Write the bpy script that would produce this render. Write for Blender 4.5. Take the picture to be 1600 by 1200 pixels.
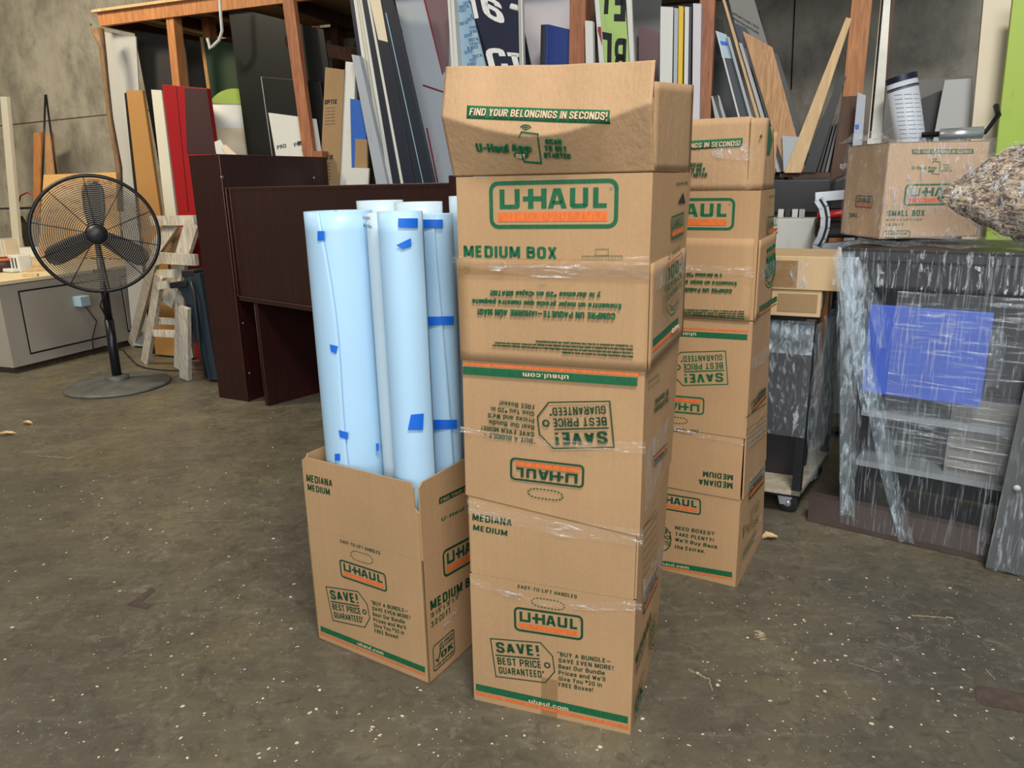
import bpy, math, random
from mathutils import Vector as V, Matrix
random.seed(7)
for o in list(bpy.data.objects): bpy.data.objects.remove(o)
SC = bpy.context.scene
COL = SC.collection
# ------------------------------------------------------------------ camera
FPX, PIT, ROL, CAMH = 1153.5, 0.26577, -0.020917, 1.444
W0, H0 = 1600, 1200
cR, cU, cF = V((1, 0, 0)), V((0, math.sin(PIT), math.cos(PIT))), V((0, math.cos(PIT), -math.sin(PIT)))
cx = cR*math.cos(ROL) + cU*math.sin(ROL)
cy = -cR*math.sin(ROL) + cU*math.cos(ROL)
CAM = V((0, 0, CAMH))
cam = bpy.data.cameras.new('camera'); cam.sensor_fit = 'HORIZONTAL'; cam.sensor_width = 36
cam.lens = 36*FPX/W0; cam.clip_start = 0.05; cam.clip_end = 100
co = bpy.data.objects.new('camera', cam); COL.objects.link(co); SC.camera = co
m = Matrix.Identity(4)
for i in range(3):
    m[i][0], m[i][1], m[i][2], m[i][3] = cx[i], cy[i], -cF[i], CAM[i]
co.matrix_world = m
# ------------------------------------------------------------------ world, lights, exposure
SC.view_settings.view_transform = 'Standard'; SC.view_settings.look = 'None'
SC.view_settings.gamma = 1; SC.view_settings.use_curve_mapping = False
SC.view_settings.exposure = 0.06
SC.cycles.use_denoising = True
SC.cycles.max_bounces = 8; SC.cycles.transparent_max_bounces = 16
w = bpy.data.worlds.new('daylight'); SC.world = w; w.use_nodes = True
w.node_tree.nodes['Background'].inputs[0].default_value = (0.80, 0.90, 1.0, 1)
w.node_tree.nodes['Background'].inputs[1].default_value = 0.28
def area(name, loc, target, sx, sy, e, col):
    L = bpy.data.lights.new(name, 'AREA'); L.shape = 'RECTANGLE'; L.size = sx; L.size_y = sy
    L.energy = e; L.color = col
    o = bpy.data.objects.new(name, L); COL.objects.link(o); o.location = loc
    o.rotation_euler = (V(target)-V(loc)).to_track_quat('-Z', 'Y').to_euler(); return o
area('roll_up_door_daylight', (-1.2, -4.5, 3.2), (-0.3, 4, 1.0), 6.0, 3.0, 300, (0.93, 0.97, 1.0))
area('skylight', (0.7, -0.9, 5.6), (0.5, 2.2, 0.5), 1.6, 1.0, 270, (1.0, 0.96, 0.90))
area('ceiling_lamp_warm', (-4.6, 4.3, 4.6), (-5.2, 6.4, 1.2), 1.6, 0.5, 210, (1.0, 0.86, 0.62))
# ------------------------------------------------------------------ geometry helpers
def ray(px, py):
    return (cx*((px-800)/FPX) + cy*(-(py-600)/FPX) + cF)
def hit(px, py, p0, nn):
    d = ray(px, py); return CAM + d*((V(p0)-CAM).dot(nn)/d.dot(nn))
def flo(px, py, z=0.0):
    return hit(px, py, (0, 0, z), V((0, 0, 1)))
TH = math.radians(21)
RU, RN = V((math.cos(TH), -math.sin(TH), 0)), V((math.sin(TH), math.cos(TH), 0))   # along / into the back wall
UP = V((0, 0, 1))
def wp(px, py, d):
    return hit(px, py, RN*d, RN)
def rm(u, d, z=0):
    return RU*u + RN*d + UP*z

class Face:
    """vertical face from P to Q (floor points); outward normal to the right-hand side when walking P->Q seen from outside"""
    def __init__(s, P, Q, warp=None):
        s.P = V((P[0], P[1], 0)); s.Q = V((Q[0], Q[1], 0)); s.L = (s.Q-s.P).length
        s.u = (s.Q-s.P).normalized(); s.n = s.u.cross(UP); s.warp = warp
    def uv(s, px, py):
        x = hit(px, py, s.P, s.n); return (x-s.P).dot(s.u), x.z
    def g(s, u, z, off=0.0):
        wv = s.warp(u, z) if s.warp else 0.0
        return s.P + s.u*u + UP*z + s.n*(off+wv)
    def __call__(s, px, py, off=0.0):
        u, z = s.uv(px, py); return s.g(u, z, off)

MATS = {}
class MB:
    def __init__(s): s.v = []; s.f = []; s.mi = []; s.m = []; s.sm = []
    def mat(s, name):
        if name not in s.m: s.m.append(name)
        return s.m.index(name)
    def add(s, vs, fs, mat, smooth=False):
        b = len(s.v); k = s.mat(mat)
        s.v += [V(x) for x in vs]
        for f in fs: s.f.append([b+i for i in f]); s.mi.append(k); s.sm.append(smooth)
        return s
    def hexa(s, q, t, mat):
        """slab: quad q (4 pts, seen from outside ccw or not) extruded by vector t"""
        t = V(t); a = [V(x) for x in q]; b = [x+t for x in a]
        return s.add(a+b, [(0, 1, 2, 3), (7, 6, 5, 4), (0, 4, 5, 1), (1, 5, 6, 2), (2, 6, 7, 3), (3, 7, 4, 0)], mat)
    def box(s, o, x, y, z, mat):
        o, x, y, z = V(o), V(x), V(y), V(z)
        return s.hexa([o, o+x, o+x+z, o+z], y, mat)
    def cbox(s, c, sx, sy, sz, mat, R=None):
        X, Y, Z = V((sx, 0, 0)), V((0, sy, 0)), V((0, 0, sz))
        if R: X, Y, Z = R@X, R@Y, R@Z
        return s.box(V(c)-(X+Y+Z)/2, X, Y, Z, mat)
    def prism(s, pts, t, mat):
        n = len(pts); a = [V(p) for p in pts]; t = V(t); b = [p+t for p in a]
        fs = [tuple(range(n)), tuple(range(2*n-1, n-1, -1))] + [(i, n+i, n+(i+1) % n, (i+1) % n) for i in range(n)]
        return s.add(a+b, fs, mat)
    def tube(s, path, r, mat, n=8, closed=False, caps=True):
        path = [V(p) for p in path]; N = len(path); rs = r if isinstance(r, (list, tuple)) else [r]*N
        vs = []; prev = None
        for i, p in enumerate(path):
            if closed: t = path[(i+1) % N]-path[i-1]
            else: t = path[min(i+1, N-1)]-path[max(i-1, 0)]
            t.normalize()
            a = prev - t*prev.dot(t) if prev is not None else t.orthogonal()
            if a.length < 1e-6: a = t.orthogonal()
            a.normalize(); prev = a; b = t.cross(a)
            for k in range(n):
                an = 2*math.pi*k/n; vs.append(p + (a*math.cos(an)+b*math.sin(an))*rs[i])
        fs = []
        for i in range(N if closed else N-1):
            j = (i+1) % N
            for k in range(n): fs.append((i*n+k, i*n+(k+1) % n, j*n+(k+1) % n, j*n+k))
        if not closed and caps: fs += [tuple(range(n-1, -1, -1)), tuple((N-1)*n+k for k in range(n))]
        return s.add(vs, fs, mat, True)
    def lathe(s, c, prof, mat, n=32, axis=None):
        ax = V(axis).normalized() if axis is not None else V((0, 0, 1))
        a = ax.orthogonal().normalized(); b = ax.cross(a); c = V(c); vs = []
        for r, z in prof:
            for k in range(n):
                an = 2*math.pi*k/n; vs.append(c + ax*z + (a*math.cos(an)+b*math.sin(an))*max(r, 1e-4))
        fs = []
        for i in range(len(prof)-1):
            for k in range(n): fs.append((i*n+k, i*n+(k+1) % n, (i+1)*n+(k+1) % n, (i+1)*n+k))
        return s.add(vs, fs, mat, True)
    def grid(s, fn, nu, nv, mat, smooth=True):
        vs = [fn(i/nu, j/nv) for j in range(nv+1) for i in range(nu+1)]
        fs = [(j*(nu+1)+i, j*(nu+1)+i+1, (j+1)*(nu+1)+i+1, (j+1)*(nu+1)+i) for j in range(nv) for i in range(nu)]
        return s.add(vs, fs, mat, smooth)
    def build(s, name, parent=None, base=None, bevel=0, solid=0):
        org = V((0, 0, 0)); p = parent
        while p is not None: org += p.location; p = p.parent
        if parent is None:
            if base is None:
                zz = min(x.z for x in s.v); c = sum(s.v, V((0, 0, 0)))/len(s.v); base = V((c.x, c.y, zz))
            org = V(base)
        me = bpy.data.meshes.new(name)
        me.from_pydata([tuple(x-org) for x in s.v], [], s.f)
        for nm in s.m: me.materials.append(MATS[nm])
        me.polygons.foreach_set('material_index', s.mi); me.polygons.foreach_set('use_smooth', s.sm)
        me.update()
        o = bpy.data.objects.new(name, me); COL.objects.link(o)
        if parent is None: o.location = org
        else: o.parent = parent
        if bevel:
            b = o.modifiers.new('edge', 'BEVEL'); b.width = bevel; b.segments = 2; b.limit_method = 'ANGLE'
        if solid:
            b = o.modifiers.new('thickness', 'SOLIDIFY'); b.thickness = solid
        return o
def tag(o, label, cat, group=None, kind=None):
    if label: o['label'] = label
    if cat: o['category'] = cat
    if group: o['group'] = group
    if kind: o['kind'] = kind
    return o
def thing(name, label, cat, loc, group=None):
    o = bpy.data.objects.new(name, None); COL.objects.link(o); o.location = V(loc); o.empty_display_size = 0.1
    return tag(o, label, cat, group)
def struct(o): o['kind'] = 'structure'; return o

# ------------------------------------------------------------------ materials
class NT:
    def __init__(s, name):
        m = bpy.data.materials.new(name); m.use_nodes = True; s.m = m; s.t = m.node_tree; s.n = s.t.nodes
        s.p = s.n['Principled BSDF']; s.out = s.n['Material Output']; MATS[name] = m
        s.tc = s.n.new('ShaderNodeTexCoord')
    def new(s, ty, **k):
        x = s.n.new(ty)
        for a, b in k.items(): setattr(x, a, b)
        return x
    def L(s, a, b): s.t.links.new(a, b)
    def coord(s, scale=(1, 1, 1), rot=(0, 0, 0), src='Object'):
        mp = s.new('ShaderNodeMapping'); mp.inputs['Scale'].default_value = scale; mp.inputs['Rotation'].default_value = rot
        s.L(s.tc.outputs[src], mp.inputs[0]); return mp.outputs[0]
    def noise(s, co, scale, detail=4, rough=0.55, dist=0):
        x = s.new('ShaderNodeTexNoise'); x.inputs['Scale'].default_value = scale; x.inputs['Detail'].default_value = detail
        x.inputs['Roughness'].default_value = rough; x.inputs['Distortion'].default_value = dist
        s.L(co, x.inputs['Vector']); return x.outputs['Fac']
    def voro(s, co, scale, feature='F1', rnd=1.0):
        x = s.new('ShaderNodeTexVoronoi', feature=feature); x.inputs['Scale'].default_value = scale
        x.inputs['Randomness'].default_value = rnd
        s.L(co, x.inputs['Vector']); return x
    def ramp(s, f, stops):
        r = s.new('ShaderNodeValToRGB'); e = r.color_ramp.elements
        while len(e) < len(stops): e.new(0.5)
        for q, (p, c) in zip(e, stops):
            q.position = p; q.color = (c, c, c, 1) if isinstance(c, (int, float)) else (*c, 1)
        s.L(f, r.inputs[0]); return r.outputs[0]
    def mix(s, f, a, b, mode='MIX'):
        x = s.new('ShaderNodeMix', data_type='RGBA', blend_type=mode)
        for v, i in ((f, 0), (a, 6), (b, 7)):
            if isinstance(v, (int, float)): x.inputs[i].default_value = v
            elif isinstance(v, tuple): x.inputs[i].default_value = (*v, 1)
            else: s.L(v, x.inputs[i])
        return x.outputs[2]
    def math(s, op, a, b=0.5):
        x = s.new('ShaderNodeMath', operation=op)
        for v, i in ((a, 0), (b, 1)):
            if isinstance(v, (int, float)): x.inputs[i].default_value = v
            else: s.L(v, x.inputs[i])
        return x.outputs[0]
    def bump(s, f, st=0.2, d=0.01):
        b = s.new('ShaderNodeBump'); b.inputs['Strength'].default_value = st; b.inputs['Distance'].default_value = d
        s.L(f, b.inputs['Height']); s.L(b.outputs[0], s.p.inputs['Normal']); return b.outputs[0]
def S(r, g, b):
    f = lambda c: (c/255/12.92) if c/255 <= 0.04045 else ((c/255+0.055)/1.055)**2.4
    return (f(r), f(g), f(b))
def plain(name, c, rough=0.6, metal=0.0, var=0.12, scale=6.0, spec=0.5, st=(1, 1, 1)):
    t = NT(name); co = t.coord(st); f = t.noise(co, scale, 5)
    a = tuple(x*(1-var) for x in c); b = tuple(min(1, x*(1+var)) for x in c)
    t.L(t.ramp(f, [(0.3, a), (0.7, b)]), t.p.inputs['Base Color'])
    t.p.inputs['Roughness'].default_value = rough; t.p.inputs['Metallic'].default_value = metal
    t.p.inputs['Specular IOR Level'].default_value = spec
    return t
def wood(name, c1, c2, rough=0.6, scale=3.0, st=(14, 14, 1.2), knots=True):
    t = NT(name); co = t.coord(st); f = t.noise(co, scale, 6, 0.6, 1.2)
    c = t.ramp(f, [(0.3, c1), (0.7, c2)])
    if knots:
        v = t.voro(t.coord((1, 1, 0.45)), 5.0).outputs['Distance']
        c = t.mix(t.ramp(v, [(0.035, 0.75), (0.09, 0.0)]), c, tuple(x*0.35 for x in c1))
    t.L(c, t.p.inputs['Base Color']); t.p.inputs['Roughness'].default_value = rough; t.bump(f, 0.15, 0.004)
    return t
def board_paint(name, c, d=0.35, rough=0.55):          # painted board with scuffs
    t = NT(name); f = t.noise(t.coord((2, 2, 0.6)), 9, 8, 0.7); g = t.noise(t.coord(), 2.2, 3)
    c0 = t.mix(t.ramp(f, [(0.58, 0.0), (0.72, d)]), c, tuple(x*0.45 for x in c))
    t.L(t.mix(t.ramp(g, [(0.35, 0.12), (0.65, 0.0)]), c0, tuple(x*0.6 for x in c)), t.p.inputs['Base Color'])
    t.p.inputs['Roughness'].default_value = rough

# cardboard
def cardboard(name, c, bumpst=0.12):
    t = NT(name)
    flute = t.noise(t.coord((120, 120, 1.2)), 1.0, 3); fib = t.noise(t.coord((30, 30, 30)), 4.0, 4); big = t.noise(t.coord(), 3.0, 4)
    a = t.ramp(big, [(0.3, tuple(x*0.90 for x in c)), (0.7, tuple(x*1.06 for x in c))])
    a = t.mix(t.ramp(flute, [(0.35, 0.0), (0.7, 0.22)]), a, tuple(x*0.78 for x in c))
    a = t.mix(t.ramp(fib, [(0.45, 0.0), (0.8, 0.25)]), a, tuple(min(1, x*1.25) for x in c))
    t.L(a, t.p.inputs['Base Color']); t.p.inputs['Roughness'].default_value = 0.72
    t.p.inputs['Specular IOR Level'].default_value = 0.3
    crease = t.noise(t.coord((7, 7, 5)), 1.0, 5, 0.65)
    h = t.math('ADD', t.math('MULTIPLY', flute, 0.25), t.math('MULTIPLY', crease, 1.2)); t.bump(h, bumpst, 0.012)
cardboard('cardboard', (0.47, 0.288, 0.145)); cardboard('cardboard_crumpled', (0.48, 0.30, 0.16), 0.5)
cardboard('cardboard_small', (0.56, 0.37, 0.22), 0.12); cardboard('cardboard_pale', (0.60, 0.43, 0.24))
cardboard('cardboard_brown', (0.34, 0.22, 0.11))
plain('cardboard_cut', (0.62, 0.43, 0.26), 0.8, var=0.25, scale=60)
def ink(name, c):
    t = NT(name); f = t.noise(t.coord((60, 60, 20)), 3.0, 3)
    t.L(t.ramp(f, [(0.3, tuple(x*0.85 for x in c)), (0.75, tuple(x*1.25 for x in c))]), t.p.inputs['Base Color'])
    t.p.inputs['Roughness'].default_value = 0.6; t.p.inputs['Specular IOR Level'].default_value = 0.3
ink('ink_green', (0.010, 0.115, 0.045)); ink('ink_dark', (0.010, 0.060, 0.025)); ink('ink_orange', (0.70, 0.155, 0.035))
ink('ink_cream', (0.62, 0.46, 0.30)); ink('ink_olive', (0.20, 0.20, 0.09)); ink('ink_black', (0.012, 0.012, 0.014))
ink('ink_red', (0.22, 0.015, 0.02)); ink('ink_white', (0.75, 0.75, 0.74)); ink('ink_blue', (0.03, 0.12, 0.45))
t = NT('packing_tape')
f = t.noise(t.coord((14, 14, 26)), 1.0, 5, 0.6)
t.p.inputs['Base Color'].default_value = (0.36, 0.21, 0.09, 1); t.p.inputs['Roughness'].default_value = 0.22
t.p.inputs['Alpha'].default_value = 0.42; t.bump(f, 0.5, 0.01)
# stretch film
def film(name, st, lo=0.03, hi=0.6, thr=(0.52, 0.66), rough=0.16, col=(0.85, 0.93, 1.0), haze=0.05, bs=0.8):
    t = NT(name); t.n.remove(t.p)
    f = t.noise(t.coord(st), 1.0, 6, 0.62, 0.6); g = t.noise(t.coord(tuple(x*0.22 for x in st)), 1.0, 3)
    tr = t.new('ShaderNodeBsdfTransparent'); gl = t.new('ShaderNodeBsdfGlossy'); gl.inputs['Color'].default_value = (*col, 1)
    gl.inputs['Roughness'].default_value = rough
    df = t.new('ShaderNodeBsdfDiffuse'); df.inputs['Color'].default_value = (*col, 1)
    b = t.new('ShaderNodeBump'); b.inputs['Strength'].default_value = bs; b.inputs['Distance'].default_value = 0.02
    t.L(f, b.inputs['Height']); t.L(b.outputs[0], gl.inputs['Normal'])
    fac = t.math('MULTIPLY', t.ramp(f, [(thr[0], 0.0), (thr[1], 1.0)]), t.ramp(g, [(0.35, 0.35), (0.62, 1.0)]))
    fac = t.math('ADD', t.math('MULTIPLY', fac, hi), lo)
    m1 = t.new('ShaderNodeMixShader'); m1.inputs[0].default_value = haze; t.L(tr.outputs[0], m1.inputs[1]); t.L(df.outputs[0], m1.inputs[2])
    m2 = t.new('ShaderNodeMixShader'); t.L(fac, m2.inputs[0]); t.L(m1.outputs[0], m2.inputs[1])
    m3 = t.new('ShaderNodeMixShader'); m3.inputs[0].default_value = 0.45; t.L(gl.outputs[0], m3.inputs[1]); t.L(df.outputs[0], m3.inputs[2]); t.L(m3.outputs[0], m2.inputs[2])  # diffuse share paints pale highlights into the wrinkle streaks, beside the true gloss
    t.L(m2.outputs[0], t.out.inputs[0])
film('film_vertical', (95, 95, 5), lo=0.012, hi=0.5, thr=(0.53, 0.68), haze=0.02, rough=.15, bs=1); film('film_streaky', (70, 70, 9), lo=0.03, hi=0.62, thr=(0.5, 0.66), haze=0.05, rough=.16, bs=1)
film('film_drips', (55, 55, 7), lo=0.01, hi=0.8, thr=(0.56, 0.64), haze=0.01, rough=.16, bs=1)
film('film_slant', (60, 60, 16), lo=0.05, hi=0.75, thr=(0.47, 0.62), haze=0.07, rough=.16, col=(.75, .9, 1.0), bs=1)
film('film_band', (9, 9, 70), lo=0.03, hi=0.75, thr=(0.54, 0.64), haze=0.02, col=(1, 0.98, 0.95), rough=.1)
film('film_fine', (60, 60, 20), lo=0.04, hi=0.6, thr=(0.52, 0.66), haze=0.04)
film('film_horizontal', (6, 6, 80), lo=0.03, hi=0.5, thr=(0.52, 0.68), haze=0.03)
# concrete floor
t = NT('concrete_floor'); co = t.coord(src='Object')
n1 = t.noise(co, 0.8, 6, 0.55); n2 = t.noise(co, 3.5, 8, 0.72); n3 = t.noise(co, 26, 5, 0.7); n4 = t.noise(t.coord((2, 9, 1), (0, 0, 0.5)), 2.0, 5, 0.65)
c = t.ramp(n1, [(0.32, (0.092, 0.083, 0.063)), (0.5, (0.135, 0.120, 0.086)), (0.68, (0.215, 0.185, 0.122))])
c = t.mix(t.ramp(n2, [(0.38, 0.55), (0.6, 0.0)]), c, (0.072, 0.063, 0.048))
c = t.mix(t.ramp(n4, [(0.54, 0.0), (0.75, 0.45)]), c, (0.24, 0.215, 0.165))
c = t.mix(t.ramp(n3, [(0.55, 0.0), (0.75, 0.4)]), c, (0.30, 0.27, 0.21))
msk = t.ramp(t.noise(co, 1.3, 4), [(0.46, 0.0), (0.6, 1.0)])
wco = t.new('ShaderNodeVectorMath', operation='ADD'); nv = t.new('ShaderNodeTexNoise'); nv.inputs['Scale'].default_value = 14
t.L(co, nv.inputs['Vector']); sc_ = t.new('ShaderNodeVectorMath', operation='SCALE'); sc_.inputs['Scale'].default_value = 0.05
t.L(nv.outputs['Color'], sc_.inputs[0]); t.L(co, wco.inputs[0]); t.L(sc_.outputs[0], wco.inputs[1])
ol = t.noise(co, 1.7, 5, 0.6); c = t.mix(t.ramp(ol, [(0.50, 0.0), (0.72, 0.55)]), c, (0.20, 0.165, 0.085))
ds = t.noise(t.coord((1, 1, 1), (0, 0, 0.6)), 11, 9, 0.78, 1.5); dm = t.ramp(t.noise(co, 1.1, 4), [(0.42, 0.15), (0.62, 1.0)])
c = t.mix(t.math('MULTIPLY', t.ramp(ds, [(0.53, 0.0), (0.70, 0.6)]), dm), c, (0.36, 0.33, 0.27))
dk = t.noise(co, 17, 8, 0.75, 0.8); c = t.mix(t.ramp(dk, [(0.36, 0.6), (0.48, 0.0)]), c, (0.062, 0.054, 0.042))
for scl, r, amt in ((16, 0.06, 0.6), (60, 0.13, 0.35)):
    v = t.voro(wco.outputs[0], scl); rnd = t.ramp(v.outputs['Color'], [(0.74, 0.0), (0.78, 1.0)])
    k = t.math('MULTIPLY', t.math('MULTIPLY', t.ramp(v.outputs['Distance'], [(r*0.6, amt), (r, 0.0)]), rnd), msk)
    c = t.mix(k, c, (0.58, 0.53, 0.43))
t.L(c, t.p.inputs['Base Color']); t.L(t.ramp(n2, [(0.3, 0.28), (0.7, 0.55)]), t.p.inputs['Roughness'])
t.p.inputs['Specular IOR Level'].default_value = 0.4
t.bump(t.math('ADD', n2, t.math('MULTIPLY', n3, 0.5)), 0.12, 0.006)
# concrete wall
t = NT('concrete_wall'); co = t.coord()
n1 = t.noise(co, 0.9, 6, 0.62); n2 = t.noise(t.coord((1, 1, 0.6)), 4.0, 9, 0.72, 0.3); n3 = t.noise(co, 30, 4)
c = t.ramp(n1, [(0.3, (0.25, 0.228, 0.18)), (0.55, (0.34, 0.315, 0.255)), (0.75, (0.41, 0.38, 0.31))])
c = t.mix(t.ramp(n2, [(0.33, 0.75), (0.55, 0.0)]), c, (0.13, 0.12, 0.10))
c = t.mix(t.ramp(n2, [(0.58, 0.0), (0.75, 0.5)]), c, (0.46, 0.43, 0.37))
v = t.voro(co, 2.6); c = t.mix(t.ramp(v.outputs['Distance'], [(0.028, 0.9), (0.04, 0.0)]), c, (0.03, 0.03, 0.028))
t.L(c, t.p.inputs['Base Color']); t.p.inputs['Roughness'].default_value = 0.85; t.bump(t.math('ADD', n2, n3), 0.2, 0.01)
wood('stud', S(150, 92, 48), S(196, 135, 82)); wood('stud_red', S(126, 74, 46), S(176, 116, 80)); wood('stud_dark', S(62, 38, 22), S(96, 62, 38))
wood('birch', S(196, 160, 112), S(222, 190, 146), knots=False); wood('pine_edge', S(186, 150, 104), S(214, 182, 140), knots=False)
wood('weathered', S(158, 146, 128), S(226, 220, 206), st=(20, 20, 2)); wood('cherry', S(34, 10, 10), S(50, 17, 16), 0.42, st=(18, 18, 0.8), knots=False)
wood('cherry_edge', S(92, 58, 50), S(120, 84, 72), 0.5, knots=False); wood('ply_deck', S(150, 140, 122), S(196, 186, 166), st=(3, 20, 20), knots=False)
wood('chip_wood', S(156, 112, 72), S(205, 160, 112), st=(22, 22, 2)); wood('bark', S(92, 68, 44), S(150, 118, 82), st=(30, 30, 2), knots=False)
MATS['cherry'].node_tree.nodes['Principled BSDF'].inputs['Coat Weight'].default_value = 0.03
for nm, c, rr in (('white_board', S(214, 214, 208), .5), ('gray_panel', S(176, 176, 174), .5), ('blue_gray', S(168, 176, 184), .45), ('dark_panel', S(46, 44, 44), .5),
               ('navy_dark', S(34, 40, 52), .4), ('green_panel', S(36, 58, 36), .5), ('red_panel', S(150, 18, 26), .4), ('tan_panel', S(168, 124, 70), .6),
               ('cream_panel', S(226, 212, 184), .5), ('lime', S(164, 190, 60), .4), ('lime_sign', S(166, 196, 110), .45), ('navy', S(24, 28, 54), .4), ('blue_board', S(30, 54, 124), .35),
               ('lilac', S(206, 200, 204), .5), ('mauve', S(118, 92, 98), .5), ('film_blue', S(160, 190, 208), .3), ('yellow', S(226, 186, 40), .45), ('maroon', S(58, 34, 36), .5),
               ('white_old', S(206, 202, 186), .6), ('counter_gray', S(160, 154, 146), .55), ('counter_top', S(222, 206, 168), .6), ('dark_gray', S(70, 70, 70), .5), ('mid_gray', S(128, 126, 120), .6)):
    board_paint(nm, c, 0.25, rr)
plain('black_panel', S(24, 25, 22), 0.35, var=0.2, scale=2); plain('black_metal', (0.012, 0.013, 0.016), 0.35, 0.3); plain('black_plastic', (0.015, 0.017, 0.02), 0.45)
plain('teal_plastic', S(38, 52, 62), 0.45); plain('base_gray', S(92, 94, 92), 0.55, 0.2, 0.3, 9); plain('wire', (0.24, 0.21, 0.17), 0.4, 0.3)  # fan guard wire is coloured lighter to stand in for light its rings reflect
plain('wire_white', S(190, 190, 186), 0.4); plain('alu', S(196, 200, 204), 0.3, 0.6, 0.06); plain('steel', S(168, 166, 156), 0.45, 0.4)
plain('roll_paper', S(178, 214, 240), 0.42, var=0.025, scale=3); plain('roll_paper_warm', S(196, 216, 226), 0.45, var=0.03); plain('roll_core', S(178, 158, 128), 0.8)  # blue reflected from the sky is put into the roll paper colours
plain('painter_tape', S(14, 104, 214), 0.5, var=0.06); plain('blue_plastic', S(62, 96, 200), 0.4, var=0.1); plain('dark_cab', S(34, 31, 34), 0.4, var=0.25)
plain('brown_base', S(74, 62, 58), 0.45, var=0.2); plain('shelf_gray', S(140, 146, 152), 0.45); plain('leaf', S(206, 176, 130), 0.7, var=0.2, scale=40)
plain('speck', S(214, 204, 180), 0.8, var=0.15, scale=50); plain('scratch', S(160, 148, 122), 0.8, var=0.3, scale=30); plain('strip_dark', S(84, 70, 62), 0.7, var=0.3, scale=30)
plain('rust_orange', S(188, 98, 52), 0.6); plain('olive_cloth', S(92, 84, 58), 0.9); plain('screw', S(170, 165, 160), 0.3, 0.9)
plain('red_plastic', S(170, 30, 36), 0.4); plain('paper_tube', S(206, 212, 222), 0.45, var=0.05); plain('graffiti', S(96, 40, 38), 0.8); plain('rubber', (0.02, 0.02, 0.02), 0.7)
t = NT('osb'); f = t.noise(t.coord((6, 6, 16)), 3.0, 4, 0.7, 2.0)
t.L(t.ramp(f, [(0.35, S(206, 158, 96)), (0.62, S(224, 182, 122)), (0.75, S(176, 116, 62))]), t.p.inputs['Base Color']); t.p.inputs['Roughness'].default_value = 0.7
t = NT('streak_pattern'); f = t.noise(t.coord((16, 46, 60), (0.3, 0.5, 0.6)), 1.0, 5, 0.7, 1.6)
t.L(t.ramp(f, [(0.42, S(62, 40, 30)), (0.5, S(178, 140, 104)), (0.56, S(244, 220, 184))]), t.p.inputs['Base Color']); t.p.inputs['Roughness'].default_value = 0.75; t.bump(f, 0.9, 0.03)

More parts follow.
